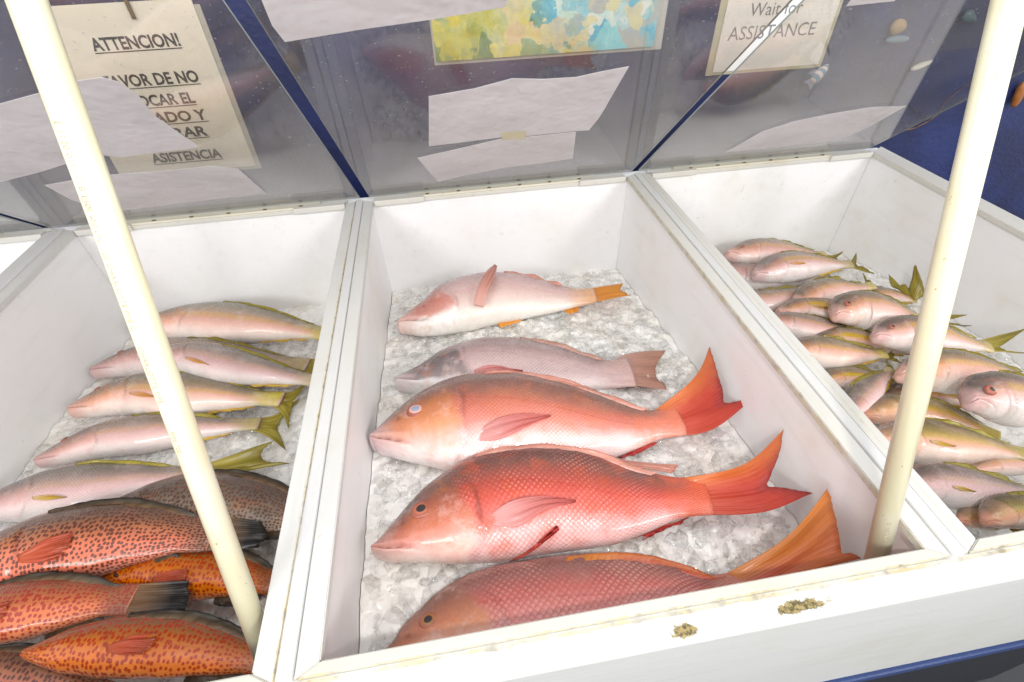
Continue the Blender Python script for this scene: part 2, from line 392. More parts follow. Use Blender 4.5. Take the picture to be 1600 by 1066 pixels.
# Spanish notice
sx0, sx1, sz0, sz1 = -.715, -.424, .058, .378
n1 = empty('wall_notice', ((sx0+sx1)/2, YW, sz0)); tag(n1, 'Spanish paper notice with underlined black words on the blue wall behind the left lid', 'notice')
inv = Matrix.Translation(-Vector(n1.location))
o = sheet_xz('notice_sheet', sx0, sx1, sz0, sz1, YW-.002, .0015, M_SIGN, n1); o.matrix_parent_inverse = inv
o = sheet_xz('plastic_cover', sx0+.012, sx1+.011, sz0-.008, sz1-.01, YW-.0004, .001, plain('clear_cover_edge', (.5, .5, .48), .3), n1); o.matrix_parent_inverse = inv
def line(txt, px, py, px2, size, parent, inv, mat, y, bold=.0, under=True, h=None):
    a, b = ony(px, py, y), ony(px2, py, y)
    me = text_mesh(txt, size, bold)
    xs = [v.co.x for v in me.vertices]; W = max(xs)-min(xs); k = (b[0]-a[0])/W
    for v in me.vertices: v.co = Vector((a[0]+(v.co.x-min(xs))*k, y, a[2]+v.co.y))
    if under:
        bm = bmesh.new(); bm.from_mesh(me); add_box(bm, a[0], b[0], y-.0003, y, a[2]-size*.17, a[2]-size*.11); me2 = bm_mesh(bm, 'u'); me = me2
    o = link('printed_line', me, mat, parent); o.matrix_parent_inverse = inv; return o
yy = YW-.0040
line('ATTENCION!', 147, 80, 287, .030, n1, inv, M_INKD, yy, .0009)
line('FAVOR DE NO', 168, 138, 317, .030, n1, inv, M_INKD, yy, .0009)
line('TOCAR EL', 205, 168, 310, .029, n1, inv, M_INKD, yy, .0009)
line('PESCADO Y', 190, 197, 330, .029, n1, inv, M_INKD, yy, .0009)
line('ESPERAR', 220, 220, 330, .028, n1, inv, M_INKD, yy, .0009)
line('ASISTENCIA', 240, 255, 352, .028, n1, inv, M_INKD, yy, .0009)
# clip over the notice
bm = bmesh.new(); q = ony(205, 18, YW-.006)
add_box(bm, q[0]-.003, q[0]+.003, YW-.010, YW-.0042, q[2]-.012, q[2]+.03, .001)
o = link('clip', bm_mesh(bm, 'clip'), M_SCREW); tag(o, 'small rusty clip at the top of the Spanish notice', 'clip')
# English notice
a, b = ony(1112, 115, YW), ony(1278, 97, YW)
n2 = empty('wall_notice', ((a[0]+b[0])/2, YW, a[2])); tag(n2, 'white wait-for-assistance notice on the blue wall between the middle and right lids', 'notice')
inv = Matrix.Translation(-Vector(n2.location))
o = sheet_xz('notice_sheet', a[0], b[0], a[2]+.003, a[2]+.36, YW-.002, .0015, plain('bright_sign_paper', (.88, .87, .88), .6), n2); o.matrix_parent_inverse = inv
o = sheet_xz('sleeve_edge', a[0]-.016, b[0]+.010, a[2]-.004, a[2]+.36, YW-.0004, .001, plain('sleeve_plastic', (.55, .54, .42), .3), n2); o.matrix_parent_inverse = inv
line('Wait for', 1170, 26, 1250, .036, n2, inv, M_INKG, yy, .0, False)
line('ASSISTANCE', 1136, 64, 1268, .038, n2, inv, M_INKG, yy, .0, False)
# painted picture of a reef
t = NT('bright_reef_painting'); p = t.pos(); xyz = t.n('SeparateXYZ', Vector=p).outputs
nz = t.noise(p, 9, 4, .6, .8); n2_ = t.noise(p, 17, 5, .62, 1.2)
gx = t.math('ADD', t.math('MULTIPLY', xyz[0], 2.2), t.math('MULTIPLY', t.math('SUBTRACT', nz, .5), 1.3))
vz = t.n('TexVoronoi', Vector=t.n('VectorMath', dict(operation='ADD'), _0=p, _1=t.n('VectorMath', dict(operation='SCALE'), _0=t.n('TexNoise', Vector=p, Scale=22.0, Detail=4.0).outputs[1], Scale=.11).outputs[0]).outputs[0], Scale=24.0, Randomness=1.0).outputs
vr = t.math('ADD', t.math('MULTIPLY', t.n('SeparateXYZ', Vector=vz[1]).outputs[0], .75), t.math('MULTIPLY', t.noise(p, 60, 4, .7), .25))
cA = t.ramp(vr, [(.15, (.10, .22, .05)), (.32, (.42, .46, .06)), (.48, (.72, .62, .04)), (.60, (.20, .36, .14)), (.72, (.78, .70, .20)), (.85, (.70, .52, .30))])
cB = t.ramp(vr, [(.15, (.06, .42, .66)), (.30, (.28, .70, .80)), (.45, (.74, .80, .76)), (.58, (.14, .52, .70)), (.70, (.42, .46, .48)), (.85, (.66, .66, .40))])
gz = t.math('ADD', gx, t.math('MULTIPLY', xyz[2], 2.6))
M_REEF = t.principled(Base_Color=t.mix(t.sm(gz, -.25, .35), cA, cB), Roughness=.35)
a, b = ony(682, 99, YW), ony(1016, 91, YW)
pr = empty('reef_painting', ((a[0]+b[0])/2, YW, a[2])); tag(pr, 'bright yellow and turquoise underwater painting on the wall behind the middle lid', 'painting')
inv = Matrix.Translation(-Vector(pr.location))
o = box('canvas', a[0]-pr.location.x, b[0]-pr.location.x, -.008, -.001, .004, .24, M_REEF, pr)
o = box('sleeve', a[0]-pr.location.x-.004, b[0]-pr.location.x+.022, -.0009, 0, -.004, .245, plain('clear_sleeve', (.50, .52, .52), .2), pr)
# small wall ornaments
def blob(name, px, py, sx, sz, mats, label, cat, rot=0, n=26, y=YW-.012, taper=0):
    c = ony(px, py, y); bm = bmesh.new()
    bmesh.ops.create_uvsphere(bm, u_segments=n, v_segments=16, radius=1)
    for v in bm.verts:
        x, yy_, z = v.co
        k = 1 - taper*x
        X, Z = x*sx, z*sz*k
        v.co = (X*math.cos(rot)-Z*math.sin(rot), yy_*.010, X*math.sin(rot)+Z*math.cos(rot))
        v.co += Vector((1, .3, 1))*(.12*min(sx, sz)*mnoise.noise(Vector(v.co)*90))
    o = link(name, bm_mesh(bm, name), mats, None, True); o.location = c; tag(o, label, cat); return o
t = NT('striped_ornament'); p = t.pos()
wv = t.n('TexWave', dict(bands_direction='DIAGONAL'), Vector=p, Scale=28.0, Distortion=1.5).outputs[1]
M_STRP = t.principled(Base_Color=t.mix(t.sm(wv, .4, .6), (.12, .28, .45), (.72, .62, .60)), Roughness=.4)
fo1 = blob('fish_ornament', 1281, 115, .024, .013, M_STRP, 'small blue and cream striped fish ornament seen through the right lid', 'ornament', rot=.9, taper=.4)
for pts in (((-.014, .006), (-.014, -.006), (-.036, -.017), (-.030, 0), (-.036, .017)), ((.004, .010), (-.010, .009), (-.018, .024), (-.006, .020)), ((.002, -.010), (-.010, -.009), (-.014, -.020))):
    P = [(-(x*math.cos(.9)-z*math.sin(.9)) if 0 else x*math.cos(.9)-z*math.sin(.9), 0, x*math.sin(.9)+z*math.cos(.9)) for x, z in pts]
    prism('ornament_fin', P, .003, (0, 1, 0), plain('blue_lilac_ornament', (.22, .26, .42), .45), fo1, .0006)
blob('shell_ornament', 1404, 42, .020, .016, plain('tan_shell', (.40, .28, .14), .6), 'small tan shell ornament on the wall at the top right', 'ornament', taper=.2)
blob('shell_ornament', 1402, 62, .030, .009, plain('pale_blue_shell', (.16, .25, .34), .6), 'flat pale blue ornament just under the tan shell', 'ornament')
blob('feather_ornament', 1440, 102, .026, .005, plain('white_feather', (.75, .74, .68), .6), 'white feather-like sliver on the wall right of the striped fish ornament', 'ornament', rot=.35, taper=.5)
blob('fish_ornament', 1592, 148, .012, .034, plain('orange_brown', (.38, .13, .03), .5), 'orange brown ornament at the right edge beyond the right pipe', 'ornament', rot=.25)
a = ony(1510, 30, YW)
blob('fish_ornament', 1515, 28, .022, .012, plain('dark_teal', (.05, .12, .15), .4), 'dark teal ornament on the wall at the top right beside the right pipe', 'ornament', rot=-.4, taper=.5)
# dark cable and brown cord on the wall
bm = bmesh.new(); polytube(bm, [ony(x, y, YW-.006) for x, y in ((1548, 60), (1535, 130), (1520, 190), (1500, 260), (1486, 300), (1470, 350), (1450, 400))], .006, 10)
o = link('cable', bm_mesh(bm, 'cable'), M_DARK, None, True); tag(o, 'dark cable running down the blue wall behind the right pipe', 'cable')
bm = bmesh.new(); polytube(bm, [ony(x, y, YW-.003) for x, y in ((1410, 205), (1430, 200), (1450, 190), (1466, 178), (1476, 160), (1500, 140), (1530, 120))], .0016, 8)
o = link('cord', bm_mesh(bm, 'cord'), plain('brown_cord', (.20, .10, .05), .7), None, True); tag(o, 'thin brown cord looped on the blue wall right of the right lid', 'cord')
# corner of a sheet at the very top right
P = [lid_ray(x, y, -.0008) for x, y in ((1322, 10), (1398, 2), (1402, -26), (1350, -26))]
c = np.mean(P, axis=0); o = prism('paper_notice', [q-c for q in P], .0004, LN, M_PAPER); o.location = c
tag(o, 'corner of a white sheet at the top edge of the right lid', 'paper notice', 'paper pieces stuck on the lids')

# ================================================================== FISH
def resample(P, n, sub=16):
    P = np.array(P, float)
    Q = np.vstack([2*P[0]-P[1], P, 2*P[-1]-P[-2]]); out = []
    for i in range(1, len(Q)-2):
        p0, p1, p2, p3 = Q[i-1], Q[i], Q[i+1], Q[i+2]
        for k in range(sub):
            u = k/sub
            out.append(.5*((2*p1)+(-p0+p2)*u+(2*p0-5*p1+4*p2-p3)*u*u+(-p0+3*p1-3*p2+p3)*u**3))
    out.append(P[-1]); out = np.array(out)
    L = np.concatenate([[0], np.cumsum(np.linalg.norm(np.diff(out, axis=0), axis=1))])
    s = np.linspace(0, L[-1], n)
    return np.stack([np.interp(s, L, out[:, j]) for j in range(out.shape[1])], 1)
Z = np.array([0, 0, 1.0])
def unit(v): return v/np.linalg.norm(v)

class Body:
    """a fish body as rings along the spine; surf(t, c) gives the upper flank: c = 1 along the back, -1 along the belly"""
    def __init__(s, D, V, wk=.5, wprof=None, op=.30, roll=0.0, mouth=(.11, -.42), gape=1.0, eye=(.18, .40), gill=1.0, belly=1.0, seed=0, n=120, phi=.5):
        s.n = n
        uu = np.linspace(0, 1, n); uu = .45*uu+.55*uu*uu      # rings packed towards the head
        D, V = resample(D, 400), resample(V, 400)
        pick = lambda A: np.stack([np.interp(uu*399, np.arange(400), A[:, j]) for j in range(3)], 1)
        D, V = pick(D), pick(V)
        Mx = (D+V)/2; h = np.linalg.norm(D-V, axis=1)/2
        N = (D-V)/(2*h[:, None])
        T = np.gradient(Mx, axis=0); T /= np.linalg.norm(T, axis=1)[:, None]
        for _ in range(3): T = np.vstack([T[:1], (T[:-2]+T[1:-1]*2+T[2:])/4, T[-1:]])
        N = N - T*np.sum(N*T, axis=1)[:, None]*.5; N /= np.linalg.norm(N, axis=1)[:, None]
        B = np.cross(T, N); sg = np.sign(B[:, 2]); B *= sg[:, None]; B /= np.linalg.norm(B, axis=1)[:, None]
        s.len = np.sum(np.linalg.norm(np.diff(Mx, axis=0), axis=1))
        s.t = np.concatenate([[0], np.cumsum(np.linalg.norm(np.diff(Mx, axis=0), axis=1))])/s.len
        # the silhouette of a thick body reaches past its mid-plane: shrink the section so the outline stays where it was traced
        wp = wprof or [(0, .42), (.05, .54), (.14, .74), (.26, .97), (.36, 1.0), (.50, .95), (.66, .72), (.80, .42), (.92, .22), (1, .14)]
        w = np.interp(s.t, [a for a, _ in wp], [b for _, b in wp])*np.max(h)*2*wk*.5*1.0
        w = np.convolve(np.pad(w, 4, mode='edge'), np.ones(9)/9, 'valid')
        view = unit(np.array([0, .74, -.67])); cot = .78
        Ny = np.abs(N[:, 1])
        h2 = np.sqrt(np.maximum((h*.80)**2, h*h-(w*cot*Ny)**2))
        s.M, s.N, s.B, s.T, s.h, s.w = Mx, N, B, T, h2, w
        if roll:
            cr, sr = math.cos(roll), math.sin(roll)
            s.N, s.B = N*cr+B*sr, B*cr-N*sr
        s.phi = phi*np.sign(N[n//2][1]); s.op, s.mouth, s.gape, s.eye, s.seed, s.gill = op, mouth, gape, eye, seed, gill
    def frame(s, t):
        f = lambda A: np.array([np.interp(t, s.t, A[:, j]) for j in range(3)])
        return f(s.M), unit(f(s.N)), unit(f(s.B)), unit(f(s.T)), float(np.interp(t, s.t, s.h)), float(np.interp(t, s.t, s.w))
    def feat(s, t, c):
        """relief of the head on the flank that shows, as a factor on the half thickness; also how dark the crease is"""
        d = 0.0; dark = 0.0
        topc = s.op - .055*c*c + .012*c + .006*math.sin(c*7+s.seed)
        if -.93 < c < .78:
            e = (topc-t)
            k = (1-min(1, abs(c)/.93)**4)
            if e > 0: d += .042*k*math.exp(-e/.05)
            else: d -= .038*s.gill*k*math.exp(e/.018)
            dark = max(dark, .38*s.gill*k*(.55+.45*math.sin(c*5+s.seed*1.7))*math.exp(-((e+.006)/.0065)**2))
        pre = s.op*.70 - .03*c*c
        d += .020*math.exp(-((t-pre)/.009)**2)*(1 if -.8 < c < .30 else 0)
        mt, mc = s.mouth; c0 = .12
        if t < mt*1.15:
            cl = c0+(mc-c0)*(t/mt)**.75
            fade = max(0, 1-(t/(mt*1.15))**4)
            d -= .18*s.gape*math.exp(-((c-cl)/.07)**2)*fade
            d += .09*s.gape*math.exp(-((c-cl-.24)/.12)**2)*fade
            d += .12*s.gape*math.exp(-((c-cl+.24)/.13)**2)*fade
            dark = max(dark, min(.8, .62*s.gape)*math.exp(-((c-cl)/.06)**2)*fade)
        # maxilla: short oblique fold behind the mouth
        e2 = (t-mt*1.12)/.008; d -= .05*math.exp(-e2*e2)*math.exp(-((c-mc+.05)/.20)**2)
        et, ec = s.eye
        r2 = ((t-et)/.030)**2+((c-ec)/.24)**2
        d += .05*math.exp(-r2*.8)
        nost = ((t-et*.62)/.006)**2+((c-ec*.95)/.06)**2
        dark = max(dark, .8*math.exp(-nost)); d -= .04*math.exp(-nost)
        return d, dark
    def surf(s, t, c, lift=0.0, side=1):
        M, N, B, T, h, w = s.frame(min(max(t, 0), 1))
        c = max(-1, min(1, c)); th = math.acos(c)*side + s.phi
        cc, sn = math.cos(th), math.sin(th)
        k = 1.0 - .10*cc
        f = 1+s.feat(t, c)[0] if side > 0 else 1
        p = M + N*h*cc + B*w*math.copysign(abs(sn)**.92, sn)*k*f
        nn = unit(N*cc/h + B*sn/w)
        return p + nn*lift, nn
    def mesh(s, name, m=56):
        bm = bmesh.new(); uv1 = bm.loops.layers.uv.new('body'); uv2 = bm.loops.layers.uv.new('skin'); cr = bm.verts.layers.float.new('crease')
        ths = [2*math.pi*j/m for j in range(m)]
        rings, tt, dk = [], [], []
        # rounded snout, body, rounded stump
        M0, N0, B0, T0, h0, w0 = s.frame(0)
        caps = [(-math.cos(a)*h0*.62, math.sin(a)) for a in (.12, .4, .75, 1.15)]
        for off, sc in caps:
            ring = []
            for th in ths:
                c, sn = math.cos(th), math.sin(th)
                p, nn = s.surf(0, c, 0, 1 if sn >= 0 else -1)
                ring.append(M0+T0*off+(p-M0)*sc); dk.append(s.feat(0, c)[1] if sn > 0 else 0)
            rings.append(ring); tt.append(off/s.len)
        for i in range(s.n):
            t = s.t[i]; ring = []
            for th in ths:
                c, sn = math.cos(th), math.sin(th)
                p, nn = s.surf(t, c, 0, 1 if sn >= 0 else -1)
                q = mnoise.noise(Vector((t*9+s.seed*3.1, c*2.2, s.seed)))
                p = p + nn*q*.018*s.h.max()
                ring.append(p); dk.append(s.feat(t, c)[1] if sn > 0 else 0)
            rings.append(ring); tt.append(t)
        vr = [[bm.verts.new(tuple(p)) for p in r] for r in rings]
        for v, q in zip([v for r in vr for v in r], dk): v[cr] = q
        girth = [0]
        for j in range(1, m+1):
            a = rings[len(rings)//3]; girth.append(girth[-1]+np.linalg.norm(a[j % m]-a[j-1]))
        for i in range(len(vr)-1):
            for j in range(m):
                j2 = (j+1) % m
                f = bm.faces.new((vr[i][j], vr[i][j2], vr[i+1][j2], vr[i+1][j])); f.smooth = True
                cs = (math.cos(ths[j])*.5+.5, math.cos(2*math.pi*(j+1)/m)*.5+.5)
                for lp, (a, b, jj) in zip(f.loops, ((i, 0, j), (i, 1, j+1), (i+1, 1, j+1), (i+1, 0, j))):
                    lp[uv1].uv = (tt[a], cs[b]); lp[uv2].uv = (tt[a]*s.len, girth[jj])
        bm.faces.new(vr[0][::-1]).smooth = True; bm.faces.new(vr[-1]).smooth = True
        bmesh.ops.recalc_face_normals(bm, faces=bm.faces[:])
        return bm_mesh(bm, name)

def loft_fin(name, lines, mat, parent, inv, n=26, steps=12, thick=.0016, ripple=.0012, rays=9, jag=0.0, seed=0):
    """fin lofted across polylines from root to edge, with rays and a real thickness"""
    L = [resample(l, n) for l in lines]; r = random.Random(seed)
    us = np.linspace(0, 1, len(L)); rows = []
    for k in range(steps+1):
        u = k/steps
        if len(L) == 2: row = L[0]*(1-u)+L[1]*u
        else:
            A = np.array([resample([l[j] for l in L], steps+1, 6)[k] for j in range(n)]); row = A
        rows.append(row)
    jg = [r.uniform(0, jag) for _ in range(n)]
    if jag: rows[-1] = rows[-1]*(1-np.array(jg)[:, None])+rows[-2]*np.array(jg)[:, None]
    nrm = unit(np.cross(rows[-1][-1]-rows[0][0], rows[-1][0]-rows[0][-1])+1e-9)
    if nrm[2] < 0: nrm = -nrm
    bm = bmesh.new(); uv = bm.loops.layers.uv.new('body')
    def grid(sgn):
        G = []
        for k, row in enumerate(rows):
            u = k/steps; R_ = []
            for j, p in enumerate(row):
                v = j/(n-1)
                off = ripple*math.sin(v*rays*2*math.pi)*(.35+u*.65) + .0022*u*mnoise.noise(Vector((v*5, u*2, seed)))*3
                e = thick*(1-.7*u)*min(1, 6*min(v, 1-v)+.25)
                R_.append(bm.verts.new(tuple(p+nrm*(off+sgn*e*.5))))
            G.append(R_)
        return G
    A, Bq = grid(1), grid(-1)
    def quad(a, b, c, d, uvs):
        f = bm.faces.new((a, b, c, d)); f.smooth = True
        for lp, q in zip(f.loops, uvs): lp[uv].uv = q
    for k in range(steps):
        for j in range(n-1):
            U = ((k/steps, j/(n-1)), (k/steps, (j+1)/(n-1)), ((k+1)/steps, (j+1)/(n-1)), ((k+1)/steps, j/(n-1)))
            quad(A[k][j], A[k][j+1], A[k+1][j+1], A[k+1][j], U)
            quad(Bq[k][j], Bq[k+1][j], Bq[k+1][j+1], Bq[k][j+1], (U[0], U[3], U[2], U[1]))
    def rim(a, b):
        for i in range(len(a)-1):
            quad(a[i], b[i], b[i+1], a[i+1], ((1, .5),)*4)
    rim(A[-1], Bq[-1]); rim([r_[0] for r_ in A], [r_[0] for r_ in Bq]); rim([r_[-1] for r_ in A], [r_[-1] for r_ in Bq]); rim(A[0], Bq[0])
    bmesh.ops.recalc_face_normals(bm, faces=bm.faces[:])
    o = link(name, bm_mesh(bm, name), mat, parent); o.matrix_parent_inverse = inv; return o

def surf_line(b, pts, lift): return [b.surf(t, c, l)[0] for (t, c), l in zip(pts, lift)]
def eye_obj(b, t, c, r, mats, parent, inv):
    """flattened eyeball: rim, iris and pupil"""
    p, nn = b.surf(t, c); M, N, B, T, h, w = b.frame(t)
    x = unit(T-nn*np.dot(T, nn)); y = np.cross(nn, x)
    bm = bmesh.new(); R_ = [(0, .20), (.30, .19), (.46, .165), (.52, .155), (.74, .10), (.84, .07), (.95, .09), (1.08, .02), (1.18, -.14), (1.24, -.4)]
    k = 24; prev = None; cen = bm.verts.new(tuple(p+nn*r*.20))
    for i, (rr, hh) in enumerate(R_[1:]):
        ring = [bm.verts.new(tuple(p+(x*math.cos(a)+y*math.sin(a)*.88)*r*rr+nn*r*hh)) for a in [2*math.pi*q/k for q in range(k)]]
        mi = 0 if rr <= .53 else (1 if rr <= .85 else 2)
        for q in range(k):
            f = bm.faces.new((cen, ring[q], ring[(q+1) % k])) if prev is None else bm.faces.new((prev[q], ring[q], ring[(q+1) % k], prev[(q+1) % k]))
            f.material_index = mi; f.smooth = True
        prev = ring
    bmesh.ops.recalc_face_normals(bm, faces=bm.faces[:])
    o = link('eye', bm_mesh(bm, 'eye'), mats, parent); o.matrix_parent_inverse = inv; return o

# ------------------------------------------------------------------ fish skins
def skin(name, stops, head=None, head_k=.8, op=.30, scale=(.0060, .0045), scale_k=.35, light=(.9, .85, .83), mott=None, mott_k=.5, mott_s=26,
         spots=None, snout=None, stripe=None, rough=.25, var=.06, lip=None, tailcol=None, dark=(.30, .10, .08)):
    t = NT(name)
    uv = t.n('UVMap', dict(uv_map='body')).outputs[0]; sk = t.n('UVMap', dict(uv_map='skin')).outputs[0]
    U, V = t.n('SeparateXYZ', Vector=uv).outputs[:2]; S, G = t.n('SeparateXYZ', Vector=sk).outputs[:2]
    p = t.pos()
    rnd = t.n('ObjectInfo').outputs['Random']
    n1 = t.noise(p, mott_s, 4, .6); n2 = t.noise(p, 90, 3, .6)
    vv = t.math('ADD', V, t.math('MULTIPLY', t.math('SUBTRACT', n1, .5), .16))
    vv = t.math('ADD', vv, t.math('MULTIPLY', t.math('SUBTRACT', rnd, .5), .08))
    c = t.ramp(vv, stops)
    if stripe:
        for (v0, wd, col, k, u0) in stripe:
            b = t.math('SUBTRACT', 1.0, t.sm(t.math('ABSOLUTE', t.math('SUBTRACT', vv, v0)), wd*.3, wd))
            b = t.math('MULTIPLY', t.math('MULTIPLY', b, k), t.sm(U, u0, u0+.12))
            c = t.mix(b, c, col)
    if tailcol:
        c = t.mix(t.math('MULTIPLY', t.sm(t.math('ADD', U, t.math('MULTIPLY', t.math('SUBTRACT', n1, .5), .2)), .82, .97), .92), c, tailcol)
    if mott: c = t.mix(t.math('MULTIPLY', t.sm(n1, .45, .68), mott_k), c, mott)
    # overlapping scales as a diamond lattice in skin metres
    wob = t.math('MULTIPLY', t.math('SUBTRACT', t.noise(p, 45, 3), .5), .9)
    a = t.math('DIVIDE', S, scale[0]*.56); b = t.math('DIVIDE', G, scale[1]*.56)
    f1 = t.math('FRACT', t.math('MULTIPLY', t.math('ADD', t.math('ADD', a, b), wob), .5))
    f2 = t.math('FRACT', t.math('MULTIPLY', t.math('ADD', t.math('SUBTRACT', a, b), wob), .5))
    sc = t.math('MULTIPLY', t.math('MINIMUM', t.math('MINIMUM', f1, f2), t.math('MULTIPLY', t.math('SUBTRACT', 1.0, t.math('MAXIMUM', f1, f2)), 2.6)), 1.9)
    lap = t.math('MULTIPLY', f1, f2)          # each scale rises towards the tail and drops over the next
    bodymask = t.sm(t.math('ADD', U, t.math('MULTIPLY', t.math('POWER', t.math('SUBTRACT', t.math('MULTIPLY', V, 2.0), 1.0), 2.0), .055)), op-.03, op+.02)
    bodymask = t.sm(t.math('ADD', bodymask, t.math('MULTIPLY', t.math('SUBTRACT', t.noise(p, 38, 5, .7), .5), 1.7)), .05, .95)
    cheek = t.math('MAXIMUM', bodymask, t.math('MULTIPLY', t.math('MULTIPLY', t.sm(U, .17, .21), t.sm(V, .35, .5)), .5))
    sck = t.math('MULTIPLY', t.math('MULTIPLY', cheek, scale_k), t.math('ADD', .12, t.sm(t.noise(p, 16, 4, .65), .34, .66)))
    gapm = t.math('SUBTRACT', 1.0, t.sm(sc, .08, .45))
    c = t.mix(t.math('MULTIPLY', gapm, sck), c, t.mix(.65, c, dark))
    c = t.mix(t.math('MULTIPLY', t.math('MULTIPLY', t.sm(sc, .45, .95), sck), .42), c, light)
    if head:
        hm = t.math('MULTIPLY', t.math('SUBTRACT', 1.0, bodymask), head_k)
        hr = t.ramp(vv, head)
        hn = t.mix(t.math('MULTIPLY', t.sm(t.noise(p, 48, 4, .65), .48, .70), .55), hr, t.mix(.6, hr, (.62, .20, .07)))
        hn = t.mix(t.math('MULTIPLY', t.sm(t.noise(p, 34, 5, .7), .50, .66), .5), hn, t.mix(.6, hr, (.80, .62, .60)))
        c = t.mix(hm, c, hn)
    if snout: c = t.mix(t.math('MULTIPLY', t.math('SUBTRACT', 1.0, t.sm(U, .0, .10)), .75), c, snout)
    hgt = t.math('MULTIPLY', lap, t.math('MULTIPLY', bodymask, .30+scale_k*1.3))
    hgt = t.math('ADD', hgt, t.math('MULTIPLY', t.noise(p, 34, 3, .6), 1.1))
    hgt = t.math('ADD', hgt, t.math('MULTIPLY', t.math('SUBTRACT', 1.0, bodymask), t.math('MULTIPLY', t.noise(p, 60, 5, .7), .9)))
    if spots:
        (ssc, col, lo, hi, k) = spots
        vec = t.n('CombineXYZ', X=S, Y=G).outputs[0]
        vo = t.n('TexVoronoi', dict(voronoi_dimensions='2D'), Vector=vec, Scale=1/ssc, Randomness=.62)
        sp = t.math('SUBTRACT', 1.0, t.sm(t.math('ADD', vo.outputs[0], t.math('ADD', t.math('MULTIPLY', t.math('SUBTRACT', n2, .5), .2), t.math('MULTIPLY', t.math('SUBTRACT', t.noise(p, 24, 2), .5), .35))), lo, hi))
        c = t.mix(t.math('MULTIPLY', sp, k), c, col)
    lat = t.math('SUBTRACT', 1.0, t.sm(t.math('ABSOLUTE', t.math('SUBTRACT', V, t.math('SUBTRACT', .80, t.math('MULTIPLY', t.math('SUBTRACT', U, .25), .30)))), .004, .016))
    lat = t.math('MULTIPLY', t.math('MULTIPLY', lat, bodymask), t.sm(t.noise(p, 140, 2), .35, .6))
    c = t.mix(t.math('MULTIPLY', lat, .35), c, dark)
    cre = t.n('Attribute', dict(attribute_name='crease')).outputs['Fac']
    c = t.mix(cre, c, (.13, .035, .03))
    c = t.n('HueSaturation', Hue=t.math('ADD', .5, t.math('MULTIPLY', t.math('SUBTRACT', rnd, .5), var*.3)), Saturation=t.math('ADD', 1.0, t.math('MULTIPLY', t.math('SUBTRACT', rnd, .5), var*4)),
            Value=t.math('ADD', 1.0, t.math('MULTIPLY', t.math('SUBTRACT', rnd, .5), var*2)), Color=c).outputs[0]
    hgt = t.math('ADD', hgt, t.math('MULTIPLY', n2, .25))
    rg = t.math('ADD', rough, t.math('MULTIPLY', t.math('SUBTRACT', t.noise(p, 60, 4, .7), .5), .5))
    return t.principled(Base_Color=c, Roughness=rg, Specular_IOR_Level=.5, Coat_Weight=.4, Coat_Roughness=.09,
                        Subsurface_Weight=.06, Subsurface_Radius=(.006, .003, .002), Normal=t.bump(hgt, .9, .0013))
def finmat(name, stops, ray_col=None, ray_n=17, edge=None, vgrad=None, trans=.3, see=.12):
    t = NT(name); uv = t.n('UVMap', dict(uv_map='body')).outputs[0]
    U, V = t.n('SeparateXYZ', Vector=uv).outputs[:2]; p = t.pos()
    nz = t.noise(p, 60, 4, .6)
    c = t.ramp(t.math('ADD', U, t.math('MULTIPLY', t.math('SUBTRACT', nz, .5), .25)), stops)
    if vgrad:
        lo, hi, col = vgrad; c = t.mix(t.math('MULTIPLY', t.sm(t.math('ADD', V, t.math('MULTIPLY', t.math('SUBTRACT', nz, .5), .3)), lo, hi), .85), c, col)
    rs = t.math('ABSOLUTE', t.math('SINE', t.math('MULTIPLY', t.math('ADD', V, t.math('MULTIPLY', nz, .02)), math.pi*ray_n)))
    if ray_col: c = t.mix(t.math('MULTIPLY', t.math('SUBTRACT', 1.0, t.sm(rs, .1, .6)), .5), c, ray_col)
    b = t.bump(rs, .3, .0008)
    pr_ = t.n('BsdfPrincipled', Base_Color=c, Roughness=.34, Normal=b, Coat_Weight=.2, Coat_Roughness=.15).outputs[0]
    tl_ = t.n('BsdfTranslucent', Color=c).outputs[0]
    body_ = t.n('MixShader', _0=trans, _1=pr_, _2=tl_).outputs[0]
    thin = t.math('MULTIPLY', t.math('MULTIPLY', t.sm(U, .15, .9), t.sm(rs, .1, .7)), see)
    return t.end(t.n('MixShader', _0=thin, _1=body_, _2=t.n('BsdfTransparent', Color=(.97, .93, .92, 1)).outputs[0]).outputs[0])

M_PUP = plain('dark_pupil', (.055, .042, .04), .14); M_PUPC = plain('clouded_pupil', (.33, .38, .50), .2)
M_IRIS = plain('red_iris', (.46, .15, .09), .2); M_IRISG = plain('brown_iris', (.35, .16, .06), .2); M_IRISP = plain('pink_iris', (.75, .42, .36), .2)
M_RIM = plain('eye_rim', (.36, .11, .075), .3)

ZBED = -.225
def bpx(pts, z): return [onz(x, y, z) for x, y in pts]
def z2(px0, py0, pts, k=2.857): return [(px0+x/k, py0+y/k) for x, y in pts]
ALL_FISH = []
def start_fish(name, b, mat, label, cat, group, z):
    me = b.mesh(name); c = b.M[len(b.M)//2].copy()
    c[2] -= b.w.max()
    for v in me.vertices: v.co -= Vector(c)
    o = link(name, me, mat); o.location = c; tag(o, label, cat, group); ALL_FISH.append(o)
    return o, Matrix.Translation(-Vector(c))

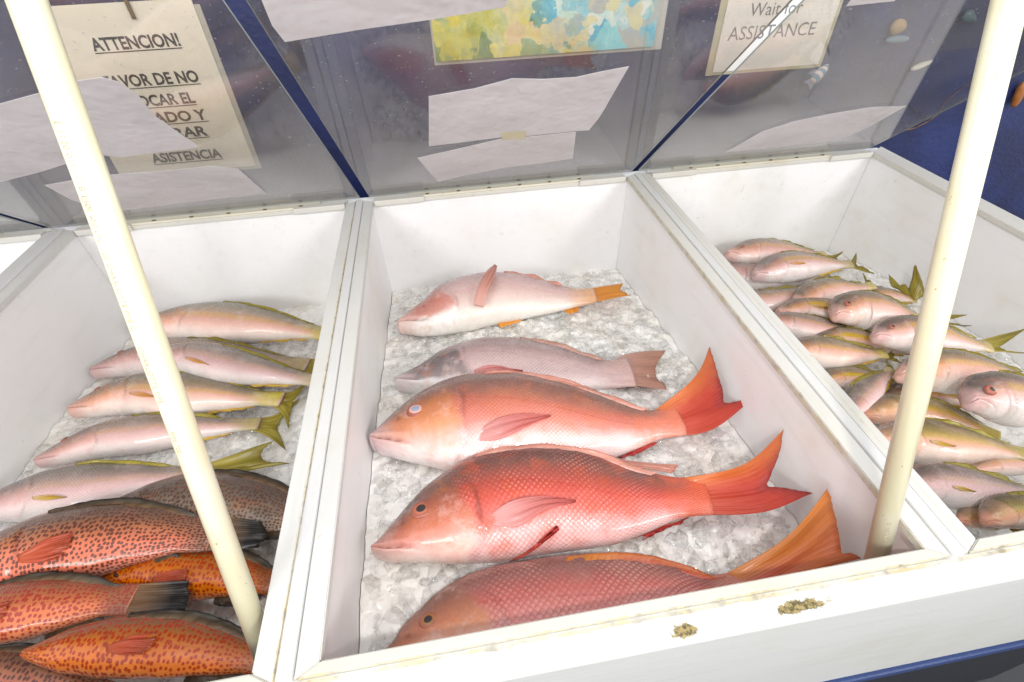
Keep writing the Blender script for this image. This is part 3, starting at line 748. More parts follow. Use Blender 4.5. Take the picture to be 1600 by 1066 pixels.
# ---------------------------------------------------------------- the red snappers of the middle bin (outlines measured from the photo)
S_RED = skin('red_snapper_skin', [(0, (.84, .64, .61)), (.15, (.83, .54, .53)), (.32, (.76, .40, .40)), (.48, (.63, .165, .16)), (.68, (.53, .10, .095)), (.82, (.34, .085, .075)), (.93, (.17, .075, .065)), (1, (.11, .06, .055))],
             head=[(0, (.86, .72, .66)), (.26, (.82, .58, .52)), (.42, (.62, .27, .22)), (.58, (.44, .17, .11)), (.82, (.28, .11, .075)), (1, (.11, .06, .055))], head_k=.7, op=.285, scale=(.0074, .0056), scale_k=.62,
             light=(.82, .50, .46), dark=(.40, .04, .035), mott=(.60, .11, .07), mott_k=.45, snout=(.50, .30, .27), tailcol=(.66, .13, .09))
S_PINK = skin('pink_snapper_skin', [(0, (.88, .78, .76)), (.20, (.86, .66, .66)), (.40, (.82, .54, .54)), (.56, (.70, .28, .26)), (.74, (.56, .18, .15)), (.87, (.30, .13, .11)), (1, (.15, .09, .08))],
              head=[(0, (.90, .88, .86)), (.22, (.86, .70, .68)), (.40, (.76, .42, .36)), (.58, (.64, .30, .18)), (.80, (.52, .21, .12)), (.93, (.26, .12, .09)), (1, (.16, .10, .09))], head_k=.75, op=.29, scale=(.0064, .0050), scale_k=.40,
              light=(.88, .68, .64), dark=(.50, .09, .06), mott=(.70, .22, .14), mott_k=.3, snout=(.58, .44, .46), tailcol=(.72, .22, .17))
S_DEEP = skin('deep_red_snapper_skin', [(0, (.80, .60, .57)), (.3, (.74, .43, .41)), (.55, (.62, .19, .165)), (.8, (.52, .14, .115)), (.93, (.30, .12, .10)), (1, (.18, .08, .07))],
              head=[(0, (.70, .38, .32)), (.35, (.62, .27, .18)), (.65, (.56, .22, .10)), (.9, (.32, .13, .08)), (1, (.18, .09, .07))], head_k=.88, op=.285, scale=(.0076, .0058), scale_k=.62,
              light=(.74, .46, .40), dark=(.34, .05, .04), mott=(.58, .27, .20), mott_k=.4, tailcol=(.62, .22, .15))
S_PALE = skin('pale_pink_snapper_skin', [(0, (.88, .86, .78)), (.20, (.87, .79, .71)), (.42, (.80, .62, .57)), (.70, (.66, .43, .41)), (.9, (.46, .28, .27)), (1, (.36, .22, .21))],
              head=[(0, (.90, .87, .83)), (.36, (.87, .81, .78)), (.48, (.66, .28, .22)), (.8, (.54, .17, .12)), (1, (.42, .20, .17))], head_k=.9, op=.27, scale=(.0050, .0040), scale_k=.3,
              dark=(.52, .28, .26), mott=(.80, .62, .56), mott_k=.35, snout=(.76, .50, .45), tailcol=(.85, .45, .20))
S_GREY = skin('greyish_snapper_skin', [(0, (.85, .78, .77)), (.25, (.79, .65, .64)), (.50, (.64, .47, .46)), (.78, (.46, .31, .30)), (.93, (.27, .18, .17)), (1, (.18, .12, .12))],
              head=[(0, (.86, .84, .83)), (.32, (.80, .77, .78)), (.42, (.25, .20, .20)), (.8, (.16, .13, .13)), (1, (.12, .095, .09))], head_k=.95, op=.30, scale=(.0066, .0052), scale_k=.7,
              dark=(.34, .21, .21), light=(.84, .74, .73), mott=(.62, .48, .48), mott_k=.35, snout=(.60, .50, .50), tailcol=(.60, .38, .34))
F_RED = finmat('red_fin', [(0, (.62, .17, .12)), (.35, (.68, .10, .055)), (.8, (.66, .06, .035)), (1, (.40, .03, .03))], (.48, .05, .03), 23, vgrad=(.50, .02, (.78, .24, .05)), see=.3)
F_REDO = finmat('orange_red_fin', [(0, (.60, .16, .12)), (.3, (.66, .14, .08)), (.75, (.74, .22, .06)), (1, (.62, .16, .05))], (.52, .09, .04), 23, vgrad=(.62, .12, (.78, .30, .05)), see=.3)
F_PINK = finmat('pink_fin', [(0, (.76, .40, .38)), (.5, (.72, .27, .25)), (1, (.64, .17, .15))], (.58, .14, .13), 13, see=.75)
F_SCAR = finmat('scarlet_fin', [(0, (.70, .16, .12)), (.5, (.66, .07, .05)), (1, (.55, .04, .04))], (.5, .05, .04), 8)
F_ORNG = finmat('orange_fin', [(0, (.84, .50, .28)), (.4, (.86, .36, .06)), (1, (.85, .40, .05))], (.72, .25, .04), 11)
F_SALM = finmat('salmon_fin', [(0, (.80, .50, .44)), (.5, (.74, .36, .28)), (1, (.70, .32, .24))], (.60, .24, .18), 12, see=.35)
F_RUST = finmat('rusty_fin', [(0, (.70, .50, .48)), (.45, (.64, .38, .31)), (1, (.52, .27, .19))], (.46, .22, .16), 19, see=.3)

def ridge(b, parent, inv, mat, t0, t1, hgt, lean, name='dorsal_fin', side=1, nseg=14, jag=.25, seed=0, up=.0):
    """fin folded along the back (side 1) or belly (side -1)"""
    base, edge = [], []
    for i in range(nseg+1):
        u = i/nseg; t = t0+(t1-t0)*u
        p, nn = b.surf(t, side*.985)
        M, N, B, T, h, w = b.frame(t)
        k = math.sin(math.pi*min(1, .12+u*.95))**.6 if u < .95 else .3
        base.append(p-N*side*.004); edge.append(p+N*side*hgt*k+T*lean*(.3+u)+B*up*k)
    return loft_fin(name, [base, edge], mat, parent, inv, n=30, steps=5, thick=.0022, ripple=.0007, rays=8, jag=jag, seed=seed)

def tail_px(b, parent, inv, mat, edge, z, mid=None, zz=None, rays=11, base_t=.925, over=1.0, jag=.12, seed=0):
    """tail fin whose outline is given in photo pixels at heights zz"""
    M, N, B, T, h, w = b.frame(base_t)
    base = [M+N*h*.92*over, M+N*h*.3, M-N*h*.3, M-N*h*.92*over]
    zz = zz or [z]*len(edge)
    E = [onz(x, y, q) for (x, y), q in zip(edge, zz)]
    lines = [base, E]
    if mid is not None: lines = [base, [onz(x, y, q) for (x, y), q in mid], E]
    return loft_fin('tail_fin', lines, mat, parent, inv, n=34, steps=14, thick=.0020, ripple=.0007, rays=rays, jag=jag, seed=seed)

GB = 'snappers on the ice of the middle bin'
# 1. pale one at the back
z = -.188
D = z2(540, 380, [(247, 352), (300, 305), (370, 255), (440, 195), (500, 170), (580, 150), (660, 142), (760, 150), (860, 172), (950, 193), (1040, 206), (1112, 202)])
V = z2(540, 380, [(247, 392), (330, 408), (440, 400), (520, 386), (620, 362), (720, 342), (820, 326), (900, 312), (980, 295), (1050, 277), (1114, 262)])
b = Body(bpx(D, z), bpx(V, z), wk=.50, op=.27, seed=1, mouth=(.12, -.25), eye=(.2, .55))
f, inv = start_fish('snapper', b, S_PALE, 'small pale pink snapper with orange tail, farthest back in the middle bin', 'fish', GB, z)
tail_px(b, f, inv, F_ORNG, z2(540, 380, [(1242, 178), (1228, 205), (1240, 218), (1278, 234)]), z-.012, jag=.3, seed=1)
loft_fin('pectoral_fin', [[onz(x, y, z+.046) for x, y in ((740, 476), (756, 480))], [onz(x, y, z+.066) for x, y in ((746, 450), (762, 455))], [onz(x, y, z+.064) for x, y in ((758, 428), (772, 433))], [onz(x, y, z+.050) for x, y in ((773, 413), (777, 416))]],
         F_SALM, f, inv, n=14, steps=14, thick=.0018, ripple=.0008, rays=5, seed=2)
loft_fin('anal_fin', [[onz(x, y, z-.010) for x, y in ((880, 476), (903, 470))], [onz(x, y, z-.010) for x, y in ((882, 487), (905, 480))], [onz(x, y, z-.012) for x, y in ((890, 491), (903, 487))]], F_ORNG, f, inv, n=12, steps=8, rays=4, seed=3)
loft_fin('pelvic_fin', [[onz(x, y, z-.014) for x, y in ((778, 498), (812, 495))], [onz(x, y, z-.016) for x, y in ((778, 506), (815, 500))], [onz(x, y, z-.018) for x, y in ((782, 512), (812, 503))]], F_ORNG, f, inv, n=10, steps=8, rays=4, seed=4)
ridge(b, f, inv, F_SALM, .55, .82, .006, .01, seed=5)
# 2. greyish one
z = -.165
D = z2(540, 380, [(235, 612), (290, 580), (370, 530), (450, 478), (530, 448), (620, 430), (720, 427), (820, 439), (920, 459), (1020, 490), (1110, 516), (1200, 524), (1262, 510)])
V = z2(540, 380, [(232, 645), (300, 668), (400, 690), (520, 705), (700, 710), (850, 700), (1000, 672), (1100, 655), (1200, 648), (1285, 640)])
b = Body(bpx(D, z), bpx(V, z), wk=.52, op=.30, seed=2, gill=1.5, mouth=(.10, -.25), eye=(.2, .6))
f, inv = start_fish('snapper', b, S_GREY, 'greyish pink snapper with dark grey head patch, second from the back of the middle bin', 'fish', GB, z)
tail_px(b, f, inv, F_RUST, z2(540, 380, [(1434, 478), (1410, 512), (1385, 560), (1400, 605), (1442, 655)]), z-.012, mid=[((979, 553), z-.005), ((985, 575), z-.006), ((990, 603), z-.006)], jag=.3, seed=6)
loft_fin('pectoral_fin', [surf_line(b, [(.305, -.12), (.312, -.28)], [-.0008]*2), surf_line(b, [(.38, .02), (.385, -.36)], [.003]*2), surf_line(b, [(.46, .02), (.46, -.20)], [.003]*2), surf_line(b, [(.54, -.06), (.54, -.10)], [.002]*2)], F_PINK, f, inv, n=16, steps=12, rays=6, thick=.0009, ripple=.0005, seed=7)
ridge(b, f, inv, F_RUST, .52, .86, .008, .012, seed=8)
# 3. big pink one
z = -.130
D = z2(540, 380, [(128, 868), (172, 812), (240, 747), (310, 690), (390, 640), (480, 605), (580, 587), (700, 582), (800, 591), (900, 611), (1000, 640), (1100, 670), (1200, 705), (1300, 738), (1400, 742), (1470, 716)])
V = z2(540, 380, [(125, 915), (156, 950), (250, 978), (370, 1003), (470, 1024), (600, 1040), (800, 1030), (1000, 1003), (1200, 962), (1300, 925), (1400, 880), (1510, 858)])
b = Body(bpx(D, z), bpx(V, z), wk=.50, op=.30, seed=3, gill=1.5, gape=1.35, mouth=(.105, -.30), eye=(.148, .60))
f, inv = start_fish('snapper', b, S_PINK, 'large pink red snapper with orange cheek and clouded blue eye, third from the back', 'fish', GB, z)
eye_obj(b, .150, .56, .0125, [M_PUPC, M_IRISP, M_RIM], f, inv)
tail_px(b, f, inv, F_RED, [(1109, 541), (1121, 580), (1130, 614), (1132, 629), (1150, 627), (1179, 621)], z, zz=[z+.045, z+.03, z+.01, z+.005, z+.003, z+.0],
        mid=[((1085, 590), z+.035), ((1092, 622), z+.012), ((1098, 645), z+.004), ((1112, 672), z-.002)], seed=9)
loft_fin('pectoral_fin', [surf_line(b, [(.315, -.20), (.320, -.30)], [-.0008]*2), surf_line(b, [(.40, .07), (.40, -.30)], [.004]*2), surf_line(b, [(.49, .17), (.485, -.12)], [.004]*2), surf_line(b, [(.575, .19), (.572, .15)], [.002]*2)], F_PINK, f, inv, n=20, steps=14, rays=8, thick=.0009, ripple=.0006, seed=10)
loft_fin('anal_fin', [surf_line(b, [(.70, -.93), (.84, -.93)], [-.002]*2), [onz(x, y, z-.012) for x, y in ((985, 706), (1030, 690))], [onz(x, y, z-.012) for x, y in ((962, 718), (1000, 708))][::1]], F_SCAR, f, inv, n=16, steps=8, rays=6, seed=11)
ridge(b, f, inv, F_SALM, .36, .88, .0065, .012, seed=12)
# 4. big red one
z = -.116
D = z2(520, 693, [(190, 462), (240, 400), (300, 322), (370, 240), (440, 170), (520, 110), (600, 60), (700, 26), (820, 8), (940, 8), (1060, 22), (1170, 53), (1290, 95), (1400, 126), (1500, 147), (1580, 151), (1646, 147)])
V = z2(520, 693, [(188, 505), (260, 541), (400, 553), (560, 556), (680, 550), (800, 536), (950, 507), (1080, 488), (1200, 471), (1300, 452), (1400, 410), (1500, 362), (1600, 330), (1700, 320)])
b = Body(bpx(D, z), bpx(V, z), wk=.50, op=.305, seed=4, gill=2.0, gape=1.35, mouth=(.10, -.35), eye=(.150, .66))
f, inv = start_fish('snapper', b, S_RED, 'largest bright red snapper with brown head and pale belly, fourth from the back', 'fish', GB, z)
eye_obj(b, .152, .62, .0120, [M_PUP, M_IRIS, M_RIM], f, inv)
tail_px(b, f, inv, F_RED, [(1225, 671), (1219, 705), (1204, 745), (1200, 759), (1225, 762), (1271, 770)], z, zz=[z+.045, z+.03, z+.015, z+.01, z+.008, z+.008],
        mid=[((1160, 727), z+.03), ((1165, 745), z+.014), ((1172, 765), z+.006), ((1190, 801), z)], seed=13)
loft_fin('pectoral_fin', [surf_line(b, [(.315, -.06), (.322, -.17)], [-.0008]*2), surf_line(b, [(.40, .14), (.405, -.30)], [.004]*2), surf_line(b, [(.50, .16), (.50, -.08)], [.004]*2), surf_line(b, [(.595, .10), (.592, .06)], [.002]*2)], F_PINK, f, inv, n=20, steps=14, rays=8, thick=.0009, ripple=.0006, seed=14)
loft_fin('pelvic_fin', [surf_line(b, [(.365, -.93), (.42, -.80)], [.002]*2), surf_line(b, [(.43, -.72), (.46, -.60)], [.008]*2), surf_line(b, [(.525, -.42), (.53, -.38)], [.007]*2)], F_SCAR, f, inv, n=14, steps=12, rays=5, seed=15)
loft_fin('anal_fin', [surf_line(b, [(.68, -.93), (.83, -.93)], [-.002]*2), [onz(x, y, z-.010) for x, y in ((1010, 838), (1064, 814))], [onz(x, y, z-.012) for x, y in ((1002, 846), (1085, 806))]], F_SCAR, f, inv, n=16, steps=8, rays=6, seed=16)
ridge(b, f, inv, F_SALM, .32, .84, .0065, .012, seed=17)
M, N, B, T, h, w = b.frame(.66)
loft_fin('soft_dorsal_fin', [surf_line(b, [(.62, .97), (.74, .97)], [-.002]*2), [onz(x, y, z) for x, y in ((1003, 722), (1028, 735))], [onz(x, y, z) for x, y in ((1064, 726), (1052, 741))]], F_SALM, f, inv, n=14, steps=10, rays=6, jag=.4, seed=18)
# 5. front one, half hidden behind the front panel
z = -.108
D = z2(520, 693, [(205, 960), (240, 905), (285, 845), (330, 782), (400, 716), (480, 645), (580, 583), (680, 550), (800, 526), (950, 501), (1100, 488), (1250, 491), (1350, 506), (1480, 540), (1600, 582), (1700, 586), (1790, 570), (1850, 545)])
V = z2(520, 693, [(215, 1000), (330, 1030), (500, 1040), (700, 1025), (900, 995), (1100, 970), (1300, 925), (1500, 860), (1700, 790), (1850, 740), (1960, 690)])
b = Body(bpx(D, z), bpx(V, z), wk=.46, op=.31, seed=5, gill=1.7, mouth=(.08, -.35), eye=(.13, .70))
f, inv = start_fish('snapper', b, S_DEEP, 'deep red snapper with brown orange head, in front and partly hidden by the front panel', 'fish', GB, z)
eye_obj(b, .135, .74, .0090, [M_PUP, M_IRISG, M_RIM], f, inv)
tail_px(b, f, inv, F_REDO, [(1293, 763), (1306, 808), (1314, 850), (1316, 864), (1330, 864), (1348, 872)], z, zz=[z+.06, z+.04, z+.03, z+.026, z+.026, z+.026],
        mid=[((1228, 840), z+.035), ((1240, 862), z+.025), ((1258, 876), z+.018), ((1275, 893), z+.012)], seed=19)
loft_fin('pectoral_fin', [surf_line(b, [(.33, -.24), (.338, -.34)], [-.0008]*2), surf_line(b, [(.42, -.10), (.425, -.40)], [.004]*2), surf_line(b, [(.52, -.12), (.52, -.30)], [.004]*2), surf_line(b, [(.60, -.20), (.60, -.24)], [.002]*2)], F_SCAR, f, inv, n=20, steps=12, rays=8, seed=20)
ridge(b, f, inv, F_REDO, .50, .90, .007, .014, seed=21)

# ---------------------------------------------------------------- yellow-tailed snappers
YT_U = [(0, .30), (.06, .52), (.14, .74), (.24, .93), (.34, 1.0), (.46, .98), (.62, .76), (.78, .47), (.90, .33), (1, .33)]
YT_L = [(0, .26), (.06, .44), (.14, .64), (.24, .82), (.36, .95), (.48, .97), (.62, .78), (.78, .46), (.90, .31), (1, .31)]
YP = lambda name, **k: skin(name, [(0, (.86, .82, .78)), (.22, (.83, .67, .62)), (.38, (.74, .45, .40)), (.54, (.60, .33, .28)), (.68, (.37, .235, .17)), (.82, (.20, .16, .10)), (1, (.10, .085, .055))],
           head=[(0, (.85, .76, .71)), (.26, (.80, .58, .53)), (.42, (.66, .34, .26)), (.58, (.40, .20, .14)), (.74, (.21, .135, .11)), (1, (.10, .08, .07))], head_k=.75, op=.27,
           scale=(.0042, .0034), scale_k=.34, light=(.84, .74, .70), dark=(.45, .30, .27), mott=(.78, .58, .54), mott_k=.3, mott_s=22, tailcol=(.52, .42, .08), snout=(.64, .38, .34), var=.12, **k)
S_YT = YP('yellowtail_skin', stripe=[(.60, .10, (.60, .36, .07), .32, .05)])
S_YTS = YP('yellowtail_striped_skin', stripe=[(.58, .14, (.56, .34, .04), .85, .03), (.42, .05, (.64, .38, .13), .45, .2)])
S_YTD = skin('yellowtail_olive_skin', [(0, (.82, .74, .66)), (.26, (.78, .58, .50)), (.44, (.64, .32, .23)), (.58, (.44, .28, .06)), (.74, (.25, .19, .06)), (1, (.10, .085, .055))],
           head=[(0, (.72, .50, .42)), (.45, (.66, .36, .26)), (.7, (.46, .26, .16)), (1, (.22, .15, .12))], head_k=.8, op=.27,
           scale=(.0034, .0027), scale_k=.28, light=(.80, .64, .54), dark=(.36, .24, .14), mott=(.66, .44, .34), mott_k=.35, mott_s=22, tailcol=(.42, .34, .05), snout=(.62, .30, .24))
F_OLIV = finmat('olive_fin', [(0, (.50, .38, .10)), (.35, (.42, .34, .05)), (.8, (.33, .27, .03)), (1, (.28, .22, .03))], (.24, .19, .03), 13)
F_YEL = finmat('yellow_fin', [(0, (.70, .50, .30)), (.5, (.66, .45, .08)), (1, (.58, .38, .04))], (.5, .32, .05), 8)
F_ORY = finmat('amber_fin', [(0, (.74, .44, .30)), (.5, (.70, .36, .10)), (1, (.66, .34, .06))], (.55, .25, .06), 8)

def spine_body(px, hd, up=1, U=YT_U, L=YT_L, wk=.62, z=None, seed=0, **kw):
    """px: (x, y, z) of snout .. tail base; hd: half depth in photo pixels"""
    P = resample([onz(x, y, zz) for x, y, zz in px], 60)
    T = np.gradient(P, axis=0); T /= np.linalg.norm(T, axis=1)[:, None]
    side = np.cross(np.tile(Z, (60, 1)), T); side /= np.linalg.norm(side, axis=1)[:, None]
    if side[30][1] < 0: side = -side
    side *= up
    s = np.concatenate([[0], np.cumsum(np.linalg.norm(np.diff(P, axis=0), axis=1))]); s /= s[-1]
    mid = px[len(px)//2]
    a, c = onz(mid[0], mid[1]-hd, mid[2]), onz(mid[0], mid[1]+hd, mid[2])
    h = np.linalg.norm(a-c)/2*abs(np.dot(unit(a-c), side[30]))**.5*(.90 if U is YT_U else 1)
    D = P+side*(np.interp(s, *zip(*U))*h)[:, None]; V = P-side*(np.interp(s, *zip(*L))*h)[:, None]
    return Body(D, V, wk=wk, seed=seed, **kw)
def std_tail(b, f, inv, mat, ln=.26, spread=.17, fork=.45, twist=0.0, droop=-.01, seed=0, bend=0.0):
    M, N, B, T, h, w = b.frame(.96); Lb = b.len
    T = unit(T + N*bend)
    M0 = M
    base = [M+N*h*.9, M+N*h*.3, M-N*h*.3, M-N*h*.9]
    tip = lambda a, l: M0+T*Lb*l+N*Lb*a*math.cos(twist)+B*Lb*a*math.sin(twist)+Z*droop
    mid = [tip(spread*.42, ln*.45), tip(.02, ln*.38), tip(-.02, ln*.38), tip(-spread*.42, ln*.45)]
    edge = [tip(spread, ln), tip(spread*.62, ln*.84), tip(0, ln*fork+.03), tip(-spread*.62, ln*.84), tip(-spread, ln)]
    return loft_fin('tail_fin', [base, mid, edge], mat, f, inv, n=28, steps=10, thick=.0024, ripple=.0009, rays=8, jag=.08, seed=seed)
def edge_tail(b, f, inv, mat, edge, zz, seed=0, mid=None): return tail_px(b, f, inv, mat, edge, zz, jag=.12, seed=seed)
def pect(b, f, inv, mat, t=.30, c=-.10, ln=.15, seed=0, drop=-.1):
    return loft_fin('pectoral_fin', [surf_line(b, [(t, c+.05), (t+.008, c-.07)], [.0005]*2), surf_line(b, [(t+ln*.45, c+.09+drop*.5), (t+ln*.45, c-.09+drop*.5)], [.0022]*2),
                    surf_line(b, [(t+ln, c+.01+drop), (t+ln*.99, c-.01+drop)], [.0012]*2)], mat, f, inv, n=12, steps=9, rays=5, thick=.0013, ripple=.0005, seed=seed)
def yellowtail(px, hd, label, group, seed, up=1, mat=None, tail='std', eye=None, fin=None, roll=0.0, tailkw=None, pec=True, wk=.62, dors=True, mouthk=1.0, pel=False, anal=True, ev=.36, mouth=(.085, -.40)):
    b = spine_body(px, hd, up, seed=seed, op=.27, mouth=mouth, eye=(.125, ev), roll=roll, wk=wk, gape=mouthk)
    f, inv = start_fish('yellowtail_snapper', b, mat or S_YT, label, 'fish', group, 0)
    if tail == 'std': std_tail(b, f, inv, F_OLIV, seed=seed, **(tailkw or {}))
    elif tail: edge_tail(b, f, inv, F_OLIV, tail[0], None, seed=seed) if False else tail_px(b, f, inv, F_OLIV, tail[0], 0, zz=tail[1], jag=.1, seed=seed)
    if eye: eye_obj(b, .125, ev, eye, [M_PUP, M_IRIS, M_RIM], f, inv)
    if pec: pect(b, f, inv, fin or F_YEL, seed=seed)
    if dors: ridge(b, f, inv, F_OLIV, .38, .86, .0045, .008, seed=seed)
    if anal: ridge(b, f, inv, F_YEL, .64, .86, .0045, .008, name='anal_fin', side=-1, seed=seed+50)
    return f, b

GA = 'yellow-tailed fish laid on ice in the left bin'
def bump_z(px, z): return [(x, y, z) for x, y in px]
yellowtail(bump_z([(214, 512), (320, 504), (420, 510), (522, 524)], -.198), 33, 'pale yellow-tailed fish farthest back in the left bin, half behind the left pipe', GA, 31, pec=False, mat=S_YT, tailkw=dict(ln=.16), fin=F_YEL)
yellowtail(bump_z([(149, 583), (230, 562), (340, 560), (480, 570)], -.212), 31, 'yellow-tailed fish whose snout shows left of the left pipe, under the two farthest back', GA, 32, eye=.0062, ev=.74, pec=False, tailkw=dict(ln=.17))
yellowtail(bump_z([(222, 556), (310, 562), (404, 580), (508, 598)], -.168), 32, 'pale plump fish with an orange side fin, lying on top right of the left pipe', GA, 33, fin=F_ORY, tailkw=dict(ln=.11))
yellowtail(bump_z([(116, 643), (210, 617), (300, 618), (440, 624)], -.186), 37, 'pink-snouted fish with orange mark behind its head, just above the slender olive-tailed one', GA, 34, eye=.0062, ev=.74, fin=F_ORY, tailkw=dict(ln=.13, bend=.1))
yellowtail(bump_z([(63, 722), (160, 688), (260, 674), (405, 662)], -.192), 32, 'slender pale fish with olive tail just above the spotted fish, crossing behind the left pipe', GA, 35, eye=.0062, ev=.74, pec=False, tailkw=dict(ln=.20, bend=.05))
yellowtail(bump_z([(-38, 800), (70, 775), (190, 757), (330, 738)], -.165), 46, 'large pale fish with yellow nape at the left edge, nearest the spotted fish', GA, 36, mat=S_YT,
           tail=([(430, 688), (412, 702), (408, 712), (420, 722), (462, 722)], [-.15, -.155, -.16, -.16, -.155]))

# ---------------------------------------------------------------- spotted groupers
GR_U = [(0, .22), (.06, .44), (.16, .72), (.30, .96), (.42, 1.0), (.58, .94), (.74, .72), (.88, .46), (1, .42)]
GR_L = [(0, .20), (.06, .44), (.16, .72), (.30, .92), (.44, .96), (.58, .90), (.74, .66), (.88, .44), (1, .42)]
HIND = lambda name, stops, spot, ssc=.0054, hi=.39: skin(name, stops, op=.33, scale=(.0026, .0021), scale_k=.12, light=(.80, .40, .25), dark=(.30, .06, .03),
           mott=(.44, .12, .035), mott_k=.35, mott_s=20, tailcol=(.24, .11, .05), spots=(ssc, spot, hi-.11, hi, .88), rough=.19, var=.05)
S_HIND = HIND('red_spotted_grouper_skin', [(0, (.62, .24, .14)), (.22, (.72, .15, .045)), (.46, (.68, .145, .032)), (.68, (.42, .135, .033)), (.84, (.17, .08, .03)), (1, (.085, .055, .03))], (.085, .02, .01))
S_HINDO = HIND('orange_spotted_grouper_skin', [(0, (.64, .28, .16)), (.22, (.74, .21, .055)), (.50, (.72, .175, .038)), (.76, (.44, .125, .028)), (.91, (.24, .09, .03)), (1, (.13, .06, .03))], (.34, .022, .010))
S_HINDB = HIND('brown_spotted_grouper_skin', [(0, (.74, .66, .60)), (.25, (.62, .50, .42)), (.45, (.30, .22, .16)), (.7, (.15, .115, .09)), (1, (.075, .06, .05))], (.10, .042, .03))
F_BLK = finmat('black_edged_tail', [(0, (.30, .15, .07)), (.45, (.22, .12, .06)), (.66, (.10, .07, .05)), (.8, (.016, .015, .016)), (1, (.014, .014, .016))], (.08, .05, .03), 12)
F_DKF = finmat('dark_olive_fin', [(0, (.24, .12, .05)), (.5, (.10, .07, .04)), (1, (.02, .02, .02))], (.05, .03, .02), 10)
F_HRED = finmat('red_orange_fin', [(0, (.62, .12, .04)), (.6, (.60, .10, .04)), (1, (.50, .11, .05))], (.45, .07, .03), 12, see=.55)
GH = 'spotted groupers at the front of the left bin'
def grouper(px, hd, label, seed, mat, tail=None, pec=True, eye=None, dors=True, roll=0.0, wk=.60, anal=True, pc=-.05):
    b = spine_body(px, hd, 1, U=GR_U, L=GR_L, seed=seed, op=.33, mouth=(.13, -.45), eye=(.15, .55), wk=wk, roll=roll)
    f, inv = start_fish('spotted_grouper', b, mat, label, 'fish', GH, 0)
    if tail: tail_px(b, f, inv, F_BLK, tail[0], 0, zz=[tail[1]]*len(tail[0]), jag=.05, seed=seed, over=1.05)
    if pec: loft_fin('pectoral_fin', [surf_line(b, [(.35, pc+.02), (.358, pc-.16)], [.0006]*2), surf_line(b, [(.43, pc+.26), (.44, pc-.24)], [.004]*2),
                     surf_line(b, [(.515, pc+.40), (.525, pc+.20), (.52, pc-.02), (.50, pc-.22)], [.002]*4)], F_HRED, f, inv, n=18, steps=10, rays=8, thick=.0012, ripple=.0006, seed=seed)
    if dors: ridge(b, f, inv, F_DKF, .34, .88, .009, .012, jag=.4, seed=seed)
    if anal: ridge(b, f, inv, F_DKF, .64, .86, .012, .014, name='anal_fin', side=-1, jag=.2, seed=seed+40)
    if eye: eye_obj(b, .15, .52, eye, [M_PUP, M_IRISG, M_RIM], f, inv)
    return f, b
grouper(bump_z([(176, 792), (290, 784), (400, 792), (508, 815)], -.172), 52, 'dark brown grouper with brown spots and pale belly, behind the red ones beside the divider', 51, S_HINDB, pec=False)
grouper(bump_z([(-96, 905), (60, 862), (210, 838), (335, 832)], -.132), 62, 'largest orange red grouper with dark spots and black-edged tail, crossing behind the left pipe', 52, S_HIND,
        tail=([(408, 815), (417, 833), (405, 856)], -.135), pc=.0)
grouper(bump_z([(146, 912), (250, 895), (350, 898), (450, 912)], -.160), 47, 'red grouper with bright orange side fin, lying behind the pipe against the divider', 53, S_HINDO)
grouper(bump_z([(-170, 1005), (-20, 965), (100, 945), (208, 936)], -.118), 52, 'orange grouper at the left edge with a square black-tipped tail pointing right', 54, S_HINDO,
        tail=([(294, 907), (295, 930), (290, 955)], -.115), pc=.1)
grouper(bump_z([(44, 1022), (170, 1010), (290, 1012), (440, 1035)], -.092), 56, 'orange grouper with fine red spots, frontmost beside the foot of the left pipe', 55, S_HINDO, pc=.25)
grouper(bump_z([(-160, 1075), (-20, 1052), (80, 1062), (180, 1090)], -.118), 45, 'dark orange spotted grouper in the bottom left corner, under the frontmost one', 56, S_HIND, pec=False)

# ---------------------------------------------------------------- heap of yellow-tailed snappers in the right bin
GC = 'yellow-tailed fish heaped in the right bin'
YC = lambda px, z, hd, label, seed, **k: yellowtail([(x, y, z) for x, y in px] if not isinstance(z, (list, tuple)) else [(x, y, q) for (x, y), q in zip(px, z)], hd, label, GC, seed, **k)
# lower layer first
YC([(1110, 424), (1180, 434), (1235, 434), (1290, 428)], -.225, 20, 'pale fish under the farthest pair in the right bin, its head hidden by the divider', 61, pec=False, tailkw=dict(ln=.16))
YC([(1120, 476), (1190, 472), (1240, 462), (1282, 444)], -.212, 19, 'fish with an upward bent olive tail, third row from the back of the right bin', 62, pec=False, tailkw=dict(ln=.22, bend=.35, spread=.13))
YC([(1138, 400), (1190, 397), (1240, 398), (1290, 400)], -.205, 21, 'pink-headed fish farthest back in the right bin', 63, eye=.0052, pec=False, tailkw=dict(ln=.30, spread=.17, bend=.05))
YC([(1180, 432), (1232, 417), (1280, 414), (1330, 413)], -.190, 21, 'grey-backed fish lying over the farthest one in the right bin', 64, mat=S_YTS, fin=F_ORY, tailkw=dict(ln=.25, spread=.19, bend=.3))
YC([(1242, 474), (1292, 455), (1330, 453), (1364, 446)], -.190, 20, 'pale pink fish with raised olive tail behind the one with its face turned up', 65, pec=False, tailkw=dict(ln=.22, bend=.6, spread=.15))
YC([(1216, 490), (1266, 483), (1320, 490), (1380, 500)], -.198, 19, 'fish with a golden stripe tucked under the face-up fish in the right bin', 66, mat=S_YTS, tail=None)
YC([(1185, 500), (1262, 512), (1320, 524), (1372, 530)], -.190, 20, 'pale fish below the golden striped one, its head hidden by the divider', 67, pec=False, tail=None)
YC([(1270, 536), (1320, 530), (1372, 540), (1430, 552)], -.185, 18, 'small orange-flanked fish under the dark-snouted one in the right bin', 68, mat=S_YTS, pec=False, tail=None)
